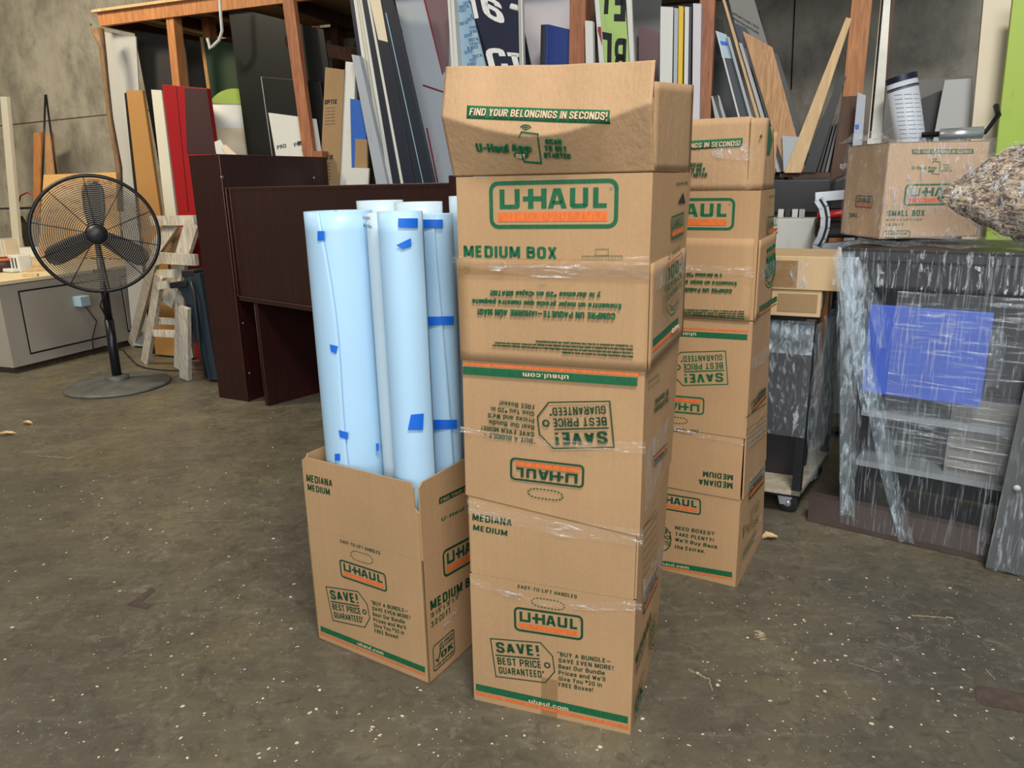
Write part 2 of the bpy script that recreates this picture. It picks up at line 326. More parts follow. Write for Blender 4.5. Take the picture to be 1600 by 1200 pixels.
# ------------------------------------------------------------------ lettering
# condensed bold stroke alphabet: centre lines on a grid, cap height 6, x-height 4.2; 's' = sharp corners
GL = {'A': '3|s0,0 1.35,6|s1.65,6 3,0|s.5,1.7 2.5,1.7', 'B': '3|s0,-.6 0,6.6|0,6 2.8,6 2.8,3.2 0,3.2|0,3.2 3,3.2 3,0 0,0', 'C': '3|3,4.2 3,6 0,6 0,0 3,0 3,1.9',
'D': '3|s0,-.6 0,6.6|0,6 3,6 3,0 0,0', 'E': '2.4|s2.4,6 0,6 0,0 2.4,0|s0,3.1 2.2,3.1', 'F': '2.3|s2.4,6 0,6 0,-.6|s0,3 2.1,3', 'G': '3|3,4.3 3,6 0,6 0,0 3,0 3,2.7|s3,2.8 1.6,2.8',
'H': '3|s0,-.6 0,6.6|s3,-.6 3,6.6|s0,3.1 3,3.1', 'I': '0|s0,-.6 0,6.6', 'J': '2.4|2.4,6.6 2.4,0 0,0 0,2', 'K': '3|s0,-.6 0,6.6|s2.9,6.5 .2,2.6|s1,3.7 3,-.5',
'L': '2.2|s0,6.6 0,0 2.3,0', 'M': '4|s0,-.6 0,6.6|s.2,6.2 2,.2|s2,.2 3.8,6.2|s4,-.6 4,6.6', 'N': '3|s0,-.6 0,6.6|s.1,6 2.9,0|s3,-.6 3,6.6', 'O': '3|o0,0 0,6 3,6 3,0',
'P': '3|s0,-.6 0,6.6|0,6 3,6 3,2.7 0,2.7', 'Q': '3|o0,0 0,6 3,6 3,0|s1.8,1.4 3.2,-.6', 'R': '3|s0,-.6 0,6.6|0,6 3,6 3,3 0,3|s1.6,2.9 3,-.6', 'S': '3|3,4.4 3,6 0,6 0,3.3 3,2.7 3,0 0,0 0,1.7',
'T': '3|s-.1,6 3.1,6|s1.5,6 1.5,-.6', 'U': '3|0,6.6 0,0 3,0 3,6.6', 'V': '3|s0,6.6 1.4,0|s1.6,0 3,6.6', 'W': '4.4|s0,6.6 1.1,0|s1.2,0 2.2,5.6|s2.2,5.6 3.2,0|s3.3,0 4.4,6.6',
'X': '3|s0,6.6 3,-.6|s3,6.6 0,-.6', 'Y': '3|s0,6.6 1.5,2.8|s3,6.6 1.5,2.8|s1.5,3 1.5,-.6', 'Z': '2.8|s0,6 2.8,6|s2.6,6 .2,0|s0,0 2.9,0',
'a': '2.6|0,3.1 0,4.2 2.5,4.2 2.5,0 0,0 0,2.2 2.5,2.5|s2.5,1 2.5,-.6', 'b': '2.6|s0,-.6 0,6.6|0,4.2 2.6,4.2 2.6,0 0,0', 'c': '2.4|2.4,2.9 2.4,4.2 0,4.2 0,0 2.4,0 2.4,1.3', 'd': '2.6|s2.6,-.6 2.6,6.6|2.6,4.2 0,4.2 0,0 2.6,0',
'e': '2.6|0,2.1 2.6,2.1 2.6,4.2 0,4.2 0,0 2.6,0 2.6,1', 'f': '1.4|s.5,-.6 .5,4.5|.5,4 .5,6.1 1.6,6.1|s-.2,4.2 1.5,4.2', 'g': '2.6|2.6,4.8 2.6,-1.8 0,-1.8|o0,0 0,4.2 2.6,4.2 2.6,0', 'h': '2.6|s0,-.6 0,6.6|0,4.2 2.6,4.2 2.6,-.6',
'i': '0|s0,-.6 0,4.8|s0,5.6 0,6.6', 'j': '.4|.4,4.8 .4,-1.8 -.6,-1.8|s.4,5.6 .4,6.6', 'k': '2.5|s0,-.6 0,6.6|s2.4,4.7 .2,2|s.9,2.7 2.6,-.5', 'l': '0|s0,-.6 0,6.6', 'm': '4.4|s0,-.6 0,4.8|0,4.2 2.2,4.2 2.2,-.6|2.2,4.2 4.4,4.2 4.4,-.6',
'n': '2.6|s0,-.6 0,4.8|0,4.2 2.6,4.2 2.6,-.6', 'o': '2.6|o0,0 0,4.2 2.6,4.2 2.6,0', 'p': '2.6|s0,-2.4 0,4.8|0,4.2 2.6,4.2 2.6,0 0,0', 'q': '2.6|s2.6,-2.4 2.6,4.8|2.6,4.2 0,4.2 0,0 2.6,0', 'r': '1.5|s0,-.6 0,4.8|0,3 0,4.2 1.7,4.2',
's': '2.4|2.4,3.1 2.4,4.2 0,4.2 0,2.3 2.4,1.9 2.4,0 0,0 0,1.1', 't': '1.3|.5,5.8 .5,0 1.4,0|s-.3,4.2 1.4,4.2', 'u': '2.6|0,4.8 0,0 2.6,0|s2.6,-.6 2.6,4.8', 'v': '2.6|s0,4.8 1.2,0|s1.4,0 2.6,4.8', 'w': '4|s0,4.8 1,0|s1.1,0 2,4.2|s2,4.2 2.9,0|s3,0 4,4.8',
'x': '2.5|s0,4.8 2.5,-.6|s2.5,4.8 0,-.6', 'y': '2.6|s0,4.8 1.4,0|2.7,4.8 .9,-1.8 0,-1.8', 'z': '2.3|s0,4.2 2.3,4.2|s2.2,4.2 .1,0|s0,0 2.4,0',
'0': '2.8|o0,0 0,6 2.8,6 2.8,0', '1': '1.6|s.2,5.2 1.3,5.8|s1.4,6.6 1.4,-.6', '2': '2.8|0,4.5 0,6 2.8,6 2.8,3.4 .2,.4|s0,0 2.9,0', '3': '2.8|0,4.6 0,6 2.7,6 2.7,3.2 1,3.2|1,3.2 2.8,3.2 2.8,0 0,0 0,1.5', '5': '2.8|s2.7,6 .2,6 .1,3.2|.1,3.5 2.8,3.8 2.8,0 0,0 0,1.4',
'6': '2.8|2.8,4.6 2.8,6 0,6 0,0 2.8,0 2.8,3.4 0,3.4', '8': '2.8|o.1,3.2 .1,6 2.7,6 2.7,3.2|o0,0 0,3.2 2.8,3.2 2.8,0', '4': '2.8|s2.1,-.6 2.1,6.4|s2.1,6 .0,1.5|s-.2,1.5 3,1.5', '7': '2.6|s0,6 2.7,6|s2.6,6 1,-.6', '9': '2.8|2.8,3 0,3 0,6 2.8,6 2.8,0 0,0 0,1.2',
'!': '.2|s.1,6.6 .1,2|s.1,.5 .1,-.6', '\u00a1': '.2|s.1,4.8 .1,.3|s.1,3.9 .1,4.9', '?': '2.7|0,4.6 0,6 2.7,6 2.7,3.6 1.3,3 1.3,1.7|s1.3,.5 1.3,-.6', '.': '.2|s.1,.5 .1,-.6', ',': '.2|s.2,.5 -.1,-1.4', ':': '.2|s.1,.5 .1,-.6|s.1,4.4 .1,3.3', "'": '0|s0,6.6 0,4.7', '"': '1.2|s0,6.6 0,4.7|s1.2,6.6 1.2,4.7',
'-': '1.4|s-.1,2.6 1.5,2.6', '\u2014': '4|s-.2,2.6 4.2,2.6', '*': '1.4|s.7,6.6 .7,4.6|s-.1,6.1 1.5,5.1|s-.1,5.1 1.5,6.1', '$': '1.8|1.8,5.3 1.8,6 0,6 0,4.9 1.8,4.5 1.8,3.4 0,3.4 0,4.1|s.9,6.9 .9,2.6', '/': '2|s0,-.6 2,6.6', '&': '3|s3,0 .4,4.6|.4,4.6 .4,6 2,6 2,4.4 0,2 0,0 2.2,0 2.9,2'}
for k_, b_ in (('\u00daU', 'U'), ('\u00c1A', 'A')): GL[k_[0]] = GL[b_]+'|s1.4,7.2 2.2,8.4'
_GP = {}
def stroke(P, hw, closed=False):
    n = len(P); L, R = [], []
    for i in range(n):
        a = P[i-1] if (closed or i) else None; c = P[(i+1) % n] if (closed or i < n-1) else None; p = P[i]
        d1 = ((p[0]-a[0]), (p[1]-a[1])) if a else None; d2 = ((c[0]-p[0]), (c[1]-p[1])) if c else None
        nn = []
        for d in (d1, d2):
            if d: l = math.hypot(*d) or 1e-6; nn.append((-d[1]/l, d[0]/l))
        mx = sum(q[0] for q in nn)/len(nn); my = sum(q[1] for q in nn)/len(nn); l2 = max(mx*mx+my*my, 0.3)
        L.append((p[0]+mx/l2*hw, p[1]+my/l2*hw)); R.append((p[0]-mx/l2*hw, p[1]-my/l2*hw))
    vs = L+R; fs = [(i, (i+1) % n, n+(i+1) % n, n+i) for i in range(n if closed else n-1)]
    return vs, fs
def fillet(P, r, closed=False):
    out = []; n = len(P)
    for i, p in enumerate(P):
        if not closed and i in (0, n-1): out.append(p); continue
        a, c = P[i-1], P[(i+1) % n]
        def tow(q):
            l = math.hypot(q[0]-p[0], q[1]-p[1]); k = min(r, l*.48)/l; return (p[0]+(q[0]-p[0])*k, p[1]+(q[1]-p[1])*k)
        s, e = tow(a), tow(c)
        for t_ in (0, .33, .67, 1): out.append(tuple((1-t_)**2*s[k]+2*t_*(1-t_)*p[k]+t_*t_*e[k] for k in (0, 1)))
    return out
def glyphs(s, bold=0.03):
    k0 = (s, bold)
    if k0 in _GP: return _GP[k0]
    hw = .38 + bold*7; H = 6+1.2; X = 0; vs, fs = [], []
    for ch in s:
        if ch == ' ': X += 2.4; continue
        parts = GL.get(ch, GL['-']).split('|'); wd = float(parts[0])
        for st in parts[1:]:
            sharp = st[0] == 's'; cl = st[0] == 'o'; pts = [tuple(float(q) for q in p.split(',')) for p in (st[1:] if st[0] in 'so' else st).split()]
            if not sharp: pts = fillet(pts, 1.3, cl)
            v2, f2 = stroke(pts, hw, cl); b0 = len(vs)
            vs += [(X+a, b) for a, b in v2]; fs += [tuple(b0+i for i in f) for f in f2]
        X += wd+hw*2+.85
    x0 = min(a for a, b in vs); x1 = max(a for a, b in vs)
    vs = [((a-x0)/(x1-x0), (b+.6)/H) for a, b in vs]; _GP[k0] = (vs, fs); return vs, fs
def frame(bl, br, tl): return (V(bl), V(br)-V(bl), V(tl)-V(bl))
def fpt(F, a, b): return F[0]+F[1]*a+F[2]*b
def text(mb, F, s, mat, box=(0, 0, 1, 1), bold=0.022, off=None):
    vs, fs = glyphs(s, bold); x0, y0, x1, y1 = box
    o = off if off is not None else V((0, 0, 0))
    mb.add([fpt(F, x0+(x1-x0)*a, y0+(y1-y0)*b)+o for a, b in vs], fs, mat)
def poly(mb, F, pts, mat, off=V((0, 0, 0))):
    mb.add([fpt(F, a, b)+off for a, b in pts], [tuple(range(len(pts)))], mat)
def ring(mb, F, outer, inner, mat):
    n = len(outer); mb.add([fpt(F, *p) for p in outer+inner], [(i, (i+1) % n, n+(i+1) % n, n+i) for i in range(n)], mat)
def rrect(x0, y0, x1, y1, rx, ry, k=5):
    P = []
    for (qx, qy, a0) in ((x1-rx, y0+ry, -90), (x1-rx, y1-ry, 0), (x0+rx, y1-ry, 90), (x0+rx, y0+ry, 180)):
        for i in range(k+1):
            a = math.radians(a0+90*i/k); P.append((qx+rx*math.cos(a), qy+ry*math.sin(a)))
    return P
SUBD = 9.0
def polyline(mb, F, pts, wx, mat, closed=True):
    """line of half width wx (metres) in frame F along unit points"""
    X, Y = F[1], F[2]; nrm = X.cross(Y).normalized(); P = [fpt(F, a, b) for a, b in pts]; n = len(P)
    segs = []
    for i in range(n if closed else n-1):
        a, b = P[i], P[(i+1) % n]; k = max(1, int((b-a).length/SUBD)); segs += [(a+(b-a)*j/k, a+(b-a)*(j+1)/k) for j in range(k)]
    for a, b in segs:
        d = (b-a).normalized(); s = nrm.cross(d)*wx; a2, b2 = a-d*wx*0.6, b+d*wx*0.6
        mb.add([a2-s, b2-s, b2+s, a2+s], [(0, 1, 2, 3)], mat)
def logo(mb, F, dark='ink_green'):
    asp = F[1].length/max(F[2].length, 1e-6); ry = 0.2; rx = ry/asp; ty = 0.085; tx = ty/asp
    ring(mb, F, rrect(0, 0, 1, 1, rx, ry), rrect(tx, ty, 1-tx, 1-ty, rx*0.62, ry*0.62), dark)
    x0, x1 = 0.085, 0.915; y0, y1 = 0.42, 0.83; h = y1-y0
    def R(a, b, c, d): poly(mb, F, [(x0+a*(x1-x0), y0+b*h), (x0+c*(x1-x0), y0+b*h), (x0+c*(x1-x0), y0+d*h), (x0+a*(x1-x0), y0+d*h)], dark)
    def Pq(pts): poly(mb, F, [(x0+a*(x1-x0), y0+b*h) for a, b in pts], dark)
    st = .048; R(0, 0, st, 1); Pq([(st, 0), (.17, 0), (.195, .1), (.195, .22), (st, .22)]); R(.147, .22, .195, 1)   # U
    R(.225, .38, .275, .62); R(.275, 0, .325, 1); R(.325, .38, .40, .62); R(.40, 0, .45, 1)   # hyphen running into the H
    Pq([(.462, 0), (.512, 0), (.548, .72), (.548, 1), (.515, 1)]); Pq([(.548, 1), (.548, .72), (.588, 0), (.638, 0), (.581, 1)]); R(.505, .2, .595, .38)  # A
    R(.667, .12, .715, 1); Pq([(.667, .12), (.69, 0), (.81, 0), (.833, .12), (.785, .22), (.715, .22)]); R(.785, .12, .833, 1)   # U
    R(.877, 0, .925, 1); R(.925, 0, 1.0, .22)                                      # L
    poly(mb, F, [(x0-.02, 0.15), (x1+.005, 0.15), (x1+.005, 0.345), (x0-.02, 0.345)], 'ink_orange')
    c = (0.945, 0.80); ring(mb, F, [(c[0]+.012*math.cos(i*.785), c[1]+.012*asp*math.sin(i*.785)) for i in range(8)], [(c[0]+.008*math.cos(i*.785), c[1]+.008*asp*math.sin(i*.785)) for i in range(8)], 'ink_olive')
def save_tag(mb, F, ink_='ink_green', lw=0.0016):
    polyline(mb, F, [(0, 1), (.78, 1), (.94, .675), (.94, .275), (.775, -.03), (0, 0)], lw, ink_)
    text(mb, F, 'SAVE!', ink_, (.07, .65, .74, .92), 0.05); polyline(mb, F, [(.05, .575), (.73, .575)], lw*1.3, ink_, False)
    text(mb, F, 'BEST PRICE', ink_, (.06, .335, .74, .52), 0.035); text(mb, F, 'GUARANTEED*', ink_, (.06, .09, .78, .27), 0.035)
    asp = F[1].length/F[2].length; c = (.84, .43)
    A = [(c[0]+.05*math.cos(i*.524), c[1]+.05*asp*math.sin(i*.524)) for i in range(12)]; Bi = [(c[0]+.027*math.cos(i*.524), c[1]+.027*asp*math.sin(i*.524)) for i in range(12)]
    ring(mb, F, A, Bi, ink_)
BUY = ['*BUY A BUNDLE\u2014', 'SAVE EVEN MORE!', 'Beat Our Bundle', "Prices and We'll", 'Give You $20 in', 'FREE Boxes!']
BUYW = [.95, 1.0, .85, .86, .80, .64]
def buy_block(mb, F, ink_='ink_dark'):
    for i, (s, wd) in enumerate(zip(BUY, BUYW)):
        b = 1-(i+1)/6+0.03; text(mb, F, s, ink_, (-.02 if i == 0 else 0, b, wd, b+0.115), 0.03)
def oval(mb, F, ink_='ink_dark', n=22, lw=0.0014):
    P = rrect(0, 0, 1, 1, .3, .5, 8); asp = F[1].length/F[2].length
    tot = [V((a*asp, b)) for a, b in P]; N = len(P); L = []; acc = 0
    for i in range(N): L.append(acc); acc += (tot[(i+1) % N]-tot[i]).length
    def at(s):
        s %= acc
        for i in range(N):
            e = L[i+1] if i+1 < N else acc
            if s <= e:
                k = (s-L[i])/max(e-L[i], 1e-9); q = P[(i+1) % N]; return (P[i][0]+(q[0]-P[i][0])*k, P[i][1]+(q[1]-P[i][1])*k)
    for i in range(n): polyline(mb, F, [at(acc*i/n), at(acc*(i+.45)/n)], lw, ink_, False)
def band(mb, F, col): poly(mb, F, [(0, 0), (1, 0), (1, 1), (0, 1)], col)
def shield(mb, F, ink_='ink_green'):
    polyline(mb, F, [(.1, .9), (0, .55), (.04, .2), (.3, .03), (.5, 0), (.7, .03), (.96, .2), (1, .55), (.9, .9)], 0.002, ink_, False)
    text(mb, F, 'U-HAUL', ink_, (.15, .93, .85, 1.02)); poly(mb, F, [(.08, .86), (.92, .86), (.92, .89), (.08, .89)], 'ink_orange')
    text(mb, F, '100%', ink_, (.12, .62, .88, .82), .05); text(mb, F, 'BUY-BACK', ink_, (.06, .46, .94, .57), .05); text(mb, F, 'GUARANTEE', ink_, (.06, .32, .94, .42), .05)
    polyline(mb, F, [(.2, .24), (.35, .14), (.5, .12), (.65, .14), (.8, .24)], 0.002, ink_, False); polyline(mb, F, [(.25, .14), (.5, .06), (.75, .14)], 0.002, ink_, False)
def drape(mb, i0, F, off):
    for v_ in mb.v[i0:]:
        u_ = (v_-F.P).dot(F.u); v_.xyz = F.g(u_, v_.z, off)
def app_panel(mb, F):
    """F: unit frame of the app artwork: word, phone, call to scan (the code itself is left out)"""
    text(mb, F, 'U-Haul', 'ink_green', (0, .36, .36, .60), .035); text(mb, F, 'App', 'ink_green', (.40, .40, .61, .62), .035)
    polyline(mb, F, [(.50, .78), (.53, .95), (.70, .90), (.68, .05), (.50, .08), (.49, .18)], 0.0014, 'ink_green', False)
    poly(mb, F, rrect(.40, .18, .56, .34, .04, .08), 'ink_green'); text(mb, F, 'GET', 'ink_cream', (.43, .21, .53, .31), .02)
    for k in (.02, .045, .07): polyline(mb, F, [(.57+k*math.sin(a_), .99+k*2.4*math.cos(a_)) for a_ in (-.9, -.45, 0, .45, .9)], 0.0007, 'ink_green', False)
    text(mb, F, 'SCAN', 'ink_green', (.77, .64, .93, .78), .03); text(mb, F, 'TO GET', 'ink_green', (.75, .44, .97, .58), .03); text(mb, F, 'STARTED', 'ink_green', (.73, .24, 1.0, .38), .03)
# ------------------------------------------------------------------ the room
floor_b = MB(); floor_b.add([(-14, -8, 0), (9, -8, 0), (9, 16, 0), (-14, 16, 0)], [(0, 1, 2, 3)], 'concrete_floor')
struct(floor_b.build('floor', base=(0, 0, 0)))
WD = 6.35
b = MB(); b.hexa([rm(-13, WD, 0), rm(7, WD, 0), rm(7, WD, 6), rm(-13, WD, 6)], RN*0.2, 'concrete_wall')
struct(b.build('wall_back'))
b = MB(); q = [rm(-13, WD-.004, 0), rm(7, WD-.004, 0)]
j0, j1 = wp(17, 194, WD), wp(170, 173, WD)
b.tube([rm(-9.5, WD, j0.z-.03), rm(-5.5, WD, j1.z)], 0.0065, 'strip_dark', 5); struct(b.build('trim_1'))
b = MB(); b.tube([wp(1242, 0, WD), wp(1236, 140, WD)], 0.006, 'ink_black', 5); struct(b.build('trim_2'))
b = MB(); b.hexa([V((-13, -6, 5.9)), V((9, -6, 5.9)), V((9, 14, 5.9)), V((-13, 14, 5.9))], (0, 0, .1), 'dark_gray'); struct(b.build('ceiling'))
b = MB(); b.hexa([rm(-9.6, 6.3, 0), rm(-9.6, -4, 0), rm(-9.6, -4, 5.9), rm(-9.6, 6.3, 5.9)], RU*-0.2, 'concrete_wall'); struct(b.build('wall_left'))
# graffiti on the back wall seen through the rack
b = MB()
for pts in (((492, 34), (500, 60), (506, 95)), ((532, 55), (540, 36), (556, 36), (560, 60), (556, 74)), ((1160, 30), (1165, 16), (1172, 20), (1172, 40)), ((990, 30), (998, 50), (1000, 90))):
    b.tube([wp(x, y, WD-.01) for x, y in pts], 0.03, 'graffiti', 6)
for v_ in b.v: v_ += RN*(-(v_.dot(RN)-(WD-.004))*0.9)
tag(b.build('graffiti'), 'faded red spray paint marks on the concrete behind the lumber rack', 'graffiti')

# ------------------------------------------------------------------ cartons
TK = 0.005
def shell(mb, bot, top, mat, closed_top=True):
    bot = [V(x) for x in bot]; top = [V(x) for x in top]
    for i in range(4):
        j = (i+1) % 4; d = (bot[j]-bot[i]).normalized(); nn = V((d.y, -d.x, 0))
        mb.hexa([bot[i], bot[j], top[j], top[i]], -nn*TK, mat)
    ins = lambda P: [P[i] for i in range(4)]
    mb.hexa(ins(bot), (0, 0, TK), mat)
    if closed_top: mb.hexa([x-V((0, 0, TK)) for x in top], (0, 0, TK), mat)
def lerp(a, b, t): return V(a)+(V(b)-V(a))*t
def lift(P, z): return [V((p[0], p[1], z)) for p in P]
def prt(F, bl, br, tl, off=.0009): return frame(F(*bl, off), F(*br, off), F(*tl, off))
def zm(ox, oy, s): return lambda x, y: (ox+x*s, oy+y*s)
def flap_panel(name, F, u0, u1, z0, z1, root, mat, th=0.004, nu=14, nv=10, skew=None):
    mb = MB()
    def fn(a, c):
        z = z0+(z1-z0)*c
        if skew: z = lerp((z0+skew[0]*(1-a)+skew[1]*a, 0, 0), (z1+skew[2]*(1-a)+skew[3]*a, 0, 0), c).x
        return F.g(u0+(u1-u0)*a, z)
    mb.grid(fn, nu, nv, mat); return mb

# ---- front tower
A, B = (-.129, 1.828), (.300, 1.673)
C0 = (.455, 2.103); D0 = (A[0]+C0[0]-B[0], A[1]+C0[1]-B[1])
BOT = [A, B, C0, D0]
TOPC = [(-.123, 1.826), (.316, 1.667), (.500, 2.086), (.061, 2.245)]
def twr(z):
    k = z/1.46; return [V((*lerp((*p, 0), (*q, 0), k).xy, z)) for p, q in zip(BOT, TOPC)]
FF = Face(A, B)
def tface(z, i, j, warp=None):
    P = twr(z); return Face(P[i], P[j], warp)
# bottom carton
rt = thing('moving_box', 'bottom cardboard moving box of the front tower, upright on the floor with SAVE price tag', 'cardboard box', (.16, 1.96, 0), 'moving boxes in the front tower')
mb = MB(); shell(mb, lift(twr(0), 0), lift(twr(.41), .41), 'cardboard')
z7 = zm(720, 880, .225); fm = FF
def P3(F, z, bl, br, tl, off=.0011): return prt(F, z(*bl), z(*br), z(*tl), off)
text(mb, P3(fm, z7, (395, 171), (806, 244), (398, 147)), 'EASY-TO-LIFT HANDLES', 'ink_dark', bold=.03)
oval(mb, P3(fm, z7, (492, 292), (722, 332), (492, 232)))
logo(mb, P3(fm, z7, (372, 465), (850, 538), (368, 298)), 'ink_dark')
save_tag(mb, P3(fm, z7, (245, 785), (688, 830), (207, 522)), 'ink_dark')
buy_block(mb, P3(fm, z7, (680, 862), (1057, 922), (678, 608)))
band(mb, P3(fm, z7, (107, 880), (1160, 1113), (105, 835)), 'ink_green')
band(mb, P3(fm, z7, (104, 907), (1165, 1153), (104, 888)), 'ink_orange')
text(mb, P3(fm, z7, (473, 966), (748, 1024), (473, 938), .0016), 'uhaul.com', 'ink_cream', bold=.03)
poly(mb, P3(fm, z7, (555, 1085), (668, 1110), (560, 790), .0006), [(0, 0), (1, 0), (1, 1), (0, 1)], 'packing_tape')
fs = Face(twr(.41)[1], twr(.41)[2]); zs = zm(980, 700, .3756)
logo(mb, P3(fs, zs, (66, 700), (128, 560), (66, 620)), 'ink_dark')
text(mb, P3(fs, zs, (36, 905), (100, 715), (36, 865)), 'MEDIUM BOX', 'ink_dark', bold=.05)
text(mb, P3(fs, zs, (36, 945), (80, 815), (36, 915)), '3.0 CU FT', 'ink_dark'); shield(mb, P3(fs, zs, (92, 860), (125, 790), (92, 740)))
polyline(mb, P3(fs, zs, (30, 1140), (68, 1020), (30, 1040)), [(0, 0), (1, 0), (1, 1), (0, 1)], .0014, 'ink_dark'); text(mb, P3(fs, zs, (34, 1110), (64, 1010), (34, 1060)), 'OK', 'ink_dark', bold=.05)
mb.build('body', rt)
P1 = twr(.4095); Q1 = twr(.64)
for i, nm in enumerate(('flap', 'flap', 'flap', 'flap')):
    j = (i+1) % 4; fb = MB(); a, c = P1[i], P1[j]; dd = (c-a); nn = V((dd.y, -dd.x, 0)).normalized()
    lo, hi = .012, .988
    zr = .588 if i == 0 else .64
    aT, cT = lerp(Q1[i], Q1[j], lo), lerp(Q1[i], Q1[j], hi)
    if i == 0: cT = V((cT.x, cT.y, .588))
    if i == 1: aT = V((aT.x, aT.y, .588))
    fb.hexa([lerp(a, c, lo), lerp(a, c, hi), cT, aT], -nn*TK, 'cardboard')
    if i == 0:
        z6 = zm(710, 600, .225)
        text(fb, P3(fm, z6, (125, 945), (398, 988), (127, 895)), 'MEDIANA', 'ink_dark', bold=.04); text(fb, P3(fm, z6, (130, 1012), (367, 1055), (132, 975)), 'MEDIUM', 'ink_dark', bold=.04)
    if i == 1:
        ff = Face(twr(.64)[1], twr(.64)[2])
        for k in range(7):
            polyline(fb, P3(ff, zs, (68, 330+k*34), (122, 250+k*34), (68, 300+k*34)), [(0, 0), (1, 0)], .0008, 'ink_dark', False)
        polyline(fb, P3(ff, zs, (66, 560), (124, 480), (66, 330)), [(0, 0), (1, 0), (1, 1), (0, 1)], .0008, 'ink_dark')
    fb.build(nm, rt)
def film_strip(name, F, pts_top, pts_bot, mat, root, off=.003, off2=.006):
    """wrinkled strip lying on face F between two pixel polylines"""
    sb = MB(); n = 26
    def along(P, t):
        k = t*(len(P)-1); i = min(int(k), len(P)-2); q = k-i; return (P[i][0]+(P[i+1][0]-P[i][0])*q, P[i][1]+(P[i+1][1]-P[i][1])*q)
    rr = random.Random(len(name)+int(pts_top[0][0])); nz = [[rr.random() for _ in range(9)] for _ in range(n+1)]
    def fn(a, c):
        x0, y0 = along(pts_top, a); x1, y1 = along(pts_bot, a)
        return F(x0+(x1-x0)*c, y0+(y1-y0)*c, off+off2*nz[int(round(a*n))][int(round(c*6))])
    sb.grid(fn, n, 6, mat); return sb.build(name, root)
film_strip('stretch_film', FF, [(731, 778), (860, 812), (1006, 826)], [(731, 800), (870, 836), (1006, 852)], 'film_band', rt)
film_strip('stretch_film', FF, [(735, 899), (800, 922), (855, 937), (1003, 939)], [(736, 911), (800, 932), (880, 951), (1003, 952)], 'film_band', rt)
film_strip('stretch_film', Face(twr(.5)[1], twr(.5)[2]), [(1001, 908), (1020, 872), (1036, 835)], [(1001, 950), (1024, 900), (1037, 868)], 'film_streaky', rt)
# middle carton (upside down)
rt = thing('moving_box', 'middle cardboard moving box of the front tower, standing upside down with inverted lettering', 'cardboard box', (.17, 1.96, .645), 'moving boxes in the front tower')
mb = MB(); lo_ = lift(twr(.644), .644); up_ = lift(twr(1.014), 1.014)
lo_[1].z = .590; lo_[2].z = .62
out = [(x-(lo_[0]+lo_[2])/2)*1.012+(lo_[0]+lo_[2])/2 for x in lo_]
for a_, b_ in zip(out, lo_): a_.z = b_.z
shell(mb, out, up_, 'cardboard')
FM = Face(out[0], out[1], warp=None)
logo(mb, P3(FM, z6, (905, 562), (390, 505), (900, 722), .003), 'ink_dark')
oval(mb, P3(FM, z6, (755, 748), (512, 716), (755, 812), .003), lw=.0016)
save_tag(mb, P3(FM, z6, (1080, 118), (538, 140), (1110, 437), .003), 'ink_dark')
buy_block(mb, P3(FM, z6, (555, 133), (183, 90), (557, 418), .003))
z5 = zm(700, 360, .25)
band(mb, P3(FM, z5, (1195, 893), (100, 823), (1195, 910), .003), 'ink_orange')
band(mb, P3(FM, z5, (1185, 920), (95, 848), (1183, 972), .003), 'ink_green')
text(mb, P3(FM, z5, (757, 903), (470, 886), (757, 934), .004), 'uhaul.com', 'ink_cream', bold=.03)
FSd = Face(twr(1.0)[1], twr(1.0)[2], lambda u, z: .004*max(0, 1-z)/.4); zq = zm(980, 260, .3833)
logo(mb, P3(FSd, zq, (160, 1125), (100, 1185), (160, 1165)), 'ink_dark')
text(mb, P3(FSd, zq, (166, 905), (112, 950), (166, 930)), '100% Guaranteed', 'ink_dark', bold=.04); text(mb, P3(FSd, zq, (166, 935), (108, 985), (166, 960)), 'Cajas de Recompra', 'ink_dark', bold=.04)
text(mb, P3(FSd, zq, (128, 840), (84, 875), (128, 855)), 'Dimensions inside', 'ink_olive', bold=.0); text(mb, P3(FSd, zq, (132, 860), (84, 900), (132, 874)), '18 1/8" x 18" x 16"', 'ink_olive', bold=.0)
mb.build('body', rt)
WF = lambda u, z: .007
T1 = twr(1.12); FB = Face(T1[0], T1[1], WF)
fb = flap_panel('flap', FB, -.002, .468, 1.015, 1.268, rt, 'cardboard')
text(fb, P3(FB, z5, (1050, 512), (195, 484), (1048, 552)), 'COMPRE UN PAQUETE\u2014\u00a1AHORRE A\u00daN M\u00c1S!', 'ink_green', bold=.03)
text(fb, P3(FB, z5, (1088, 455), (162, 424), (1085, 488)), 'Encuentre un mejor precio que nuestro paquete', 'ink_green', bold=.03)
text(fb, P3(FB, z5, (960, 385), (277, 371), (955, 418)), 'y le daremos $20 en \u00a1Cajas GRATIS!', 'ink_green', bold=.03)
for (x0, y0, x1, y1, s) in ((1160, 712, 555, 683, 'For full guidelines and limitations on the Best Price Guarantee, please visit uhaul.com/guarantees.'),
      (1160, 734, 300, 692, 'please call or visit us at any location or center. Find a lower price on a bundle and we will give you free boxes, anywhere and everywhere.'),
      (1160, 757, 287, 708, 'If you buy a bundle and then find a better price on the same items within thirty days, we will beat the price and give you boxes for free.'),
      (1160, 778, 720, 752, 'Best Price Guarantee: Discover we cannot be beat on bundles.')):
    text(fb, P3(FB, z5, (x0, y0), (x1, y1), (x0, y0+11)), s, 'ink_green', bold=-.03)
cC = [(125+19*math.cos(i*.4488), 243+19*math.sin(i*.4488)) for i in range(14)]
